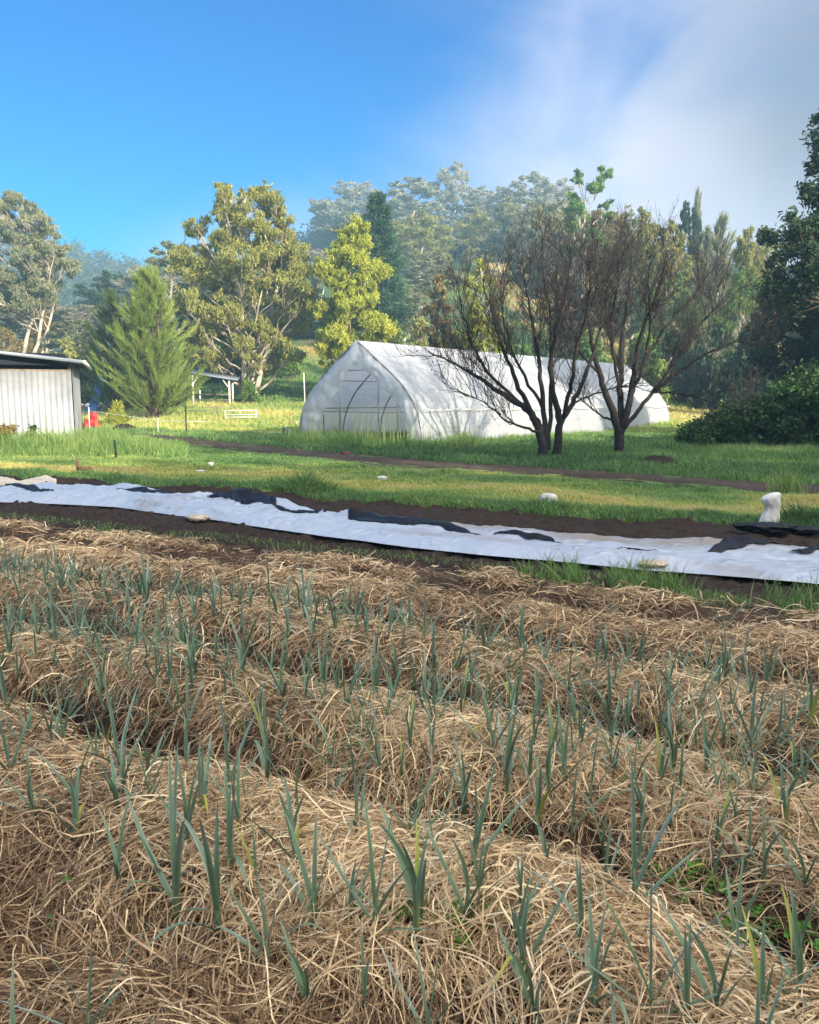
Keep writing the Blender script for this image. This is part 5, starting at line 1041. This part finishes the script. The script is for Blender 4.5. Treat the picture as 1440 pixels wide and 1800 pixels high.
for c, lo, hi in ((.95, -1.6, .6), (1.9, -4.6, .9), (2.9, -6.4, .9), (3.95, -8.4, .6)):
    for off in (-.30, -.15, .0, .15, .30):
        s0 = lo
        while s0 < hi:
            s0 += rgp.uniform(.10, .19) if c < 2.4 else rgp.uniform(.08, .145)
            p0 = c+off+rgp.uniform(-.05, .05)
            if c > 3.5 and s0 > -2.2 and off > .1 and rgp.random() < .5: continue
            x, y = to_xy(p0, s0)
            if y < 1.2: continue
            px, py = proj(x, y, .3)
            if -60 < px < 1500 and py < 1900 and rgp.random() < ((.92 if c > 2.4 else .62) if c > 1.5 else .3): tryadd(x, y, .075)
for _ in range(16):
    x, y = to_xy(rgp.uniform(4.6, 5.2), rgp.uniform(-3.5, 1.6)); tryadd(x, y, .5)
rownames = ['straw ridge nearest the camera', 'second straw ridge', 'third straw ridge', 'fourth straw ridge', 'fifth straw ridge', 'sixth straw ridge']
rowsd = {}
pts.sort(key=lambda q: math.hypot(q[0], q[1])); rest = pts[300:]; pts = pts[:300]
for q in pts:
    p, s = to_ps(q[0], q[1]); k = int(np.argmin([abs(p-c) for c in CREST])); rowsd.setdefault(k, []).append(q)
def ordinal(n): return '%d%s' % (n, 'th' if 10 <= n % 100 <= 20 else {1: 'st', 2: 'nd', 3: 'rd'}.get(n % 10, 'th'))
for k, lst in rowsd.items():
    lst.sort(key=lambda q: proj(q[0], q[1], gz(q[0], q[1]))[0]); n = 0
    for (x, y, v, sc, rz, hand) in lst:
        n += 1; z = gz(x, y)+.012; near = y < 3.4
        lab = '%s garlic plant, %s from the left on the %s' % (LOOK[v], ordinal(n), rownames[k])
        tl = (rgp.uniform(-.12, .12), rgp.uniform(-.12, .12), rz)
        if near:
            r_ = empty('garlic_plant', (x, y, z), 0); r_.rotation_euler = tl; r_.scale = (sc,)*3
            for nm, me in GM[v]: link(bpy.data.objects.new(nm, me), r_)
        else:
            r_ = bpy.data.objects.new('garlic_plant', GF[v]); link(r_); r_.location = (x, y, z); r_.rotation_euler = tl; r_.scale = (sc,)*3
        tag(r_, lab, 'garlic plant', 'garlic plants in the straw')
print('GARLIC', len(pts), len(rest))
if rest:
    mb = MB()
    for (x, y, v, sc, rz, hand) in rest:
        z = gz(x, y)+.012; cr, sr = math.cos(rz), math.sin(rz)
        for nm, q in GV[v]:
            for V, Fq, Rr_ in zip(q.V, q.F, q.R): mb.add(V @ np.array([[cr, sr, 0], [-sr, cr, 0], [0, 0, 1]])*sc+[x, y, z], Fq, Rr_)
    tag(mb.build('garlic_rows', M['garlic'], None, True), 'far garlic plants along the left ends of the straw ridges', 'garlic plants', kind='stuff')
# clover-like weeds in the straw
cw = []
for i in range(150):
    p0 = rgp.choice(CREST[1:5])+rgp.choice([-.5, -.42, .4, .5, .5])+rgp.uniform(-.08, .08); s0 = rgp.uniform(-4.5, .8); x, y = to_xy(p0, s0)
    if y > 1.3: cw.append((x, y))
for px, py in ((635, 1310), (650, 1300), (612, 1330), (675, 1325), (1100, 1400), (1290, 1660), (1300, 1690), (1395, 1670), (1270, 1650), (720, 1640), (700, 1650), (790, 1620), (855, 1625), (930, 1640), (800, 1680), (1230, 1560), (1165, 1560), (1205, 1590), (1265, 1580), (1330, 1640), (1380, 1760), (1185, 1690)):
    h_ = ground_hit(px, py)
    if h_: cw += [(h_[0]+rgp.uniform(-.03, .03), h_[1]+rgp.uniform(-.03, .03)) for _ in range(3)]
mb = MB()
for x, y in cw:
    z = gz(x, y)+.03; nn = rgp.randint(5, 12)
    for _ in range(nn):
        c = np.array([x+rgp.gauss(0, .022), y+rgp.gauss(0, .022), z+rgp.uniform(0, .035)]); r = rgp.uniform(.005, .011); a0 = rgp.uniform(0, 6.28); tl = np.array([rgp.gauss(0, .35), rgp.gauss(0, .35)])
        for j in range(3):
            a = a0+j*2.1; u_ = np.array([math.cos(a), math.sin(a), 0]); v_ = np.array([-u_[1], u_[0], 0]); up_ = lambda q: q+np.array([0, 0, q[0]*tl[0]+q[1]*tl[1]])
            mb.add([c, c+up_(u_*r+v_*r*.8), c+up_(u_*r*2.1), c+up_(u_*r-v_*r*.8)], [[0, 1, 2, 3]], rgp.random())
tag(mb.build('clover', M['weed']), 'small green clover leaves peeping through the straw', 'weeds', kind='stuff')
# ------------------------------------------------------------------ haze
hz = MB(); hz.box((0, 185, 30), (938, 668, 64)); me = hz.mesh('haze'); hm = bpy.data.materials.new('valley haze'); hm.use_nodes = True; t = hm.node_tree; t.nodes.clear()
v_ = t.nodes.new('ShaderNodeVolumePrincipled'); v_.inputs['Color'].default_value = (.33, .61, .82, 1); v_.inputs['Density'].default_value = .0016; v_.inputs['Anisotropy'].default_value = 0.0
o_ = t.nodes.new('ShaderNodeOutputMaterial'); t.links.new(v_.outputs[0], o_.inputs['Volume'])
h_ = obj('haze', me, hm); tag(h_, 'pale morning mist filling the valley', 'haze', kind='stuff')
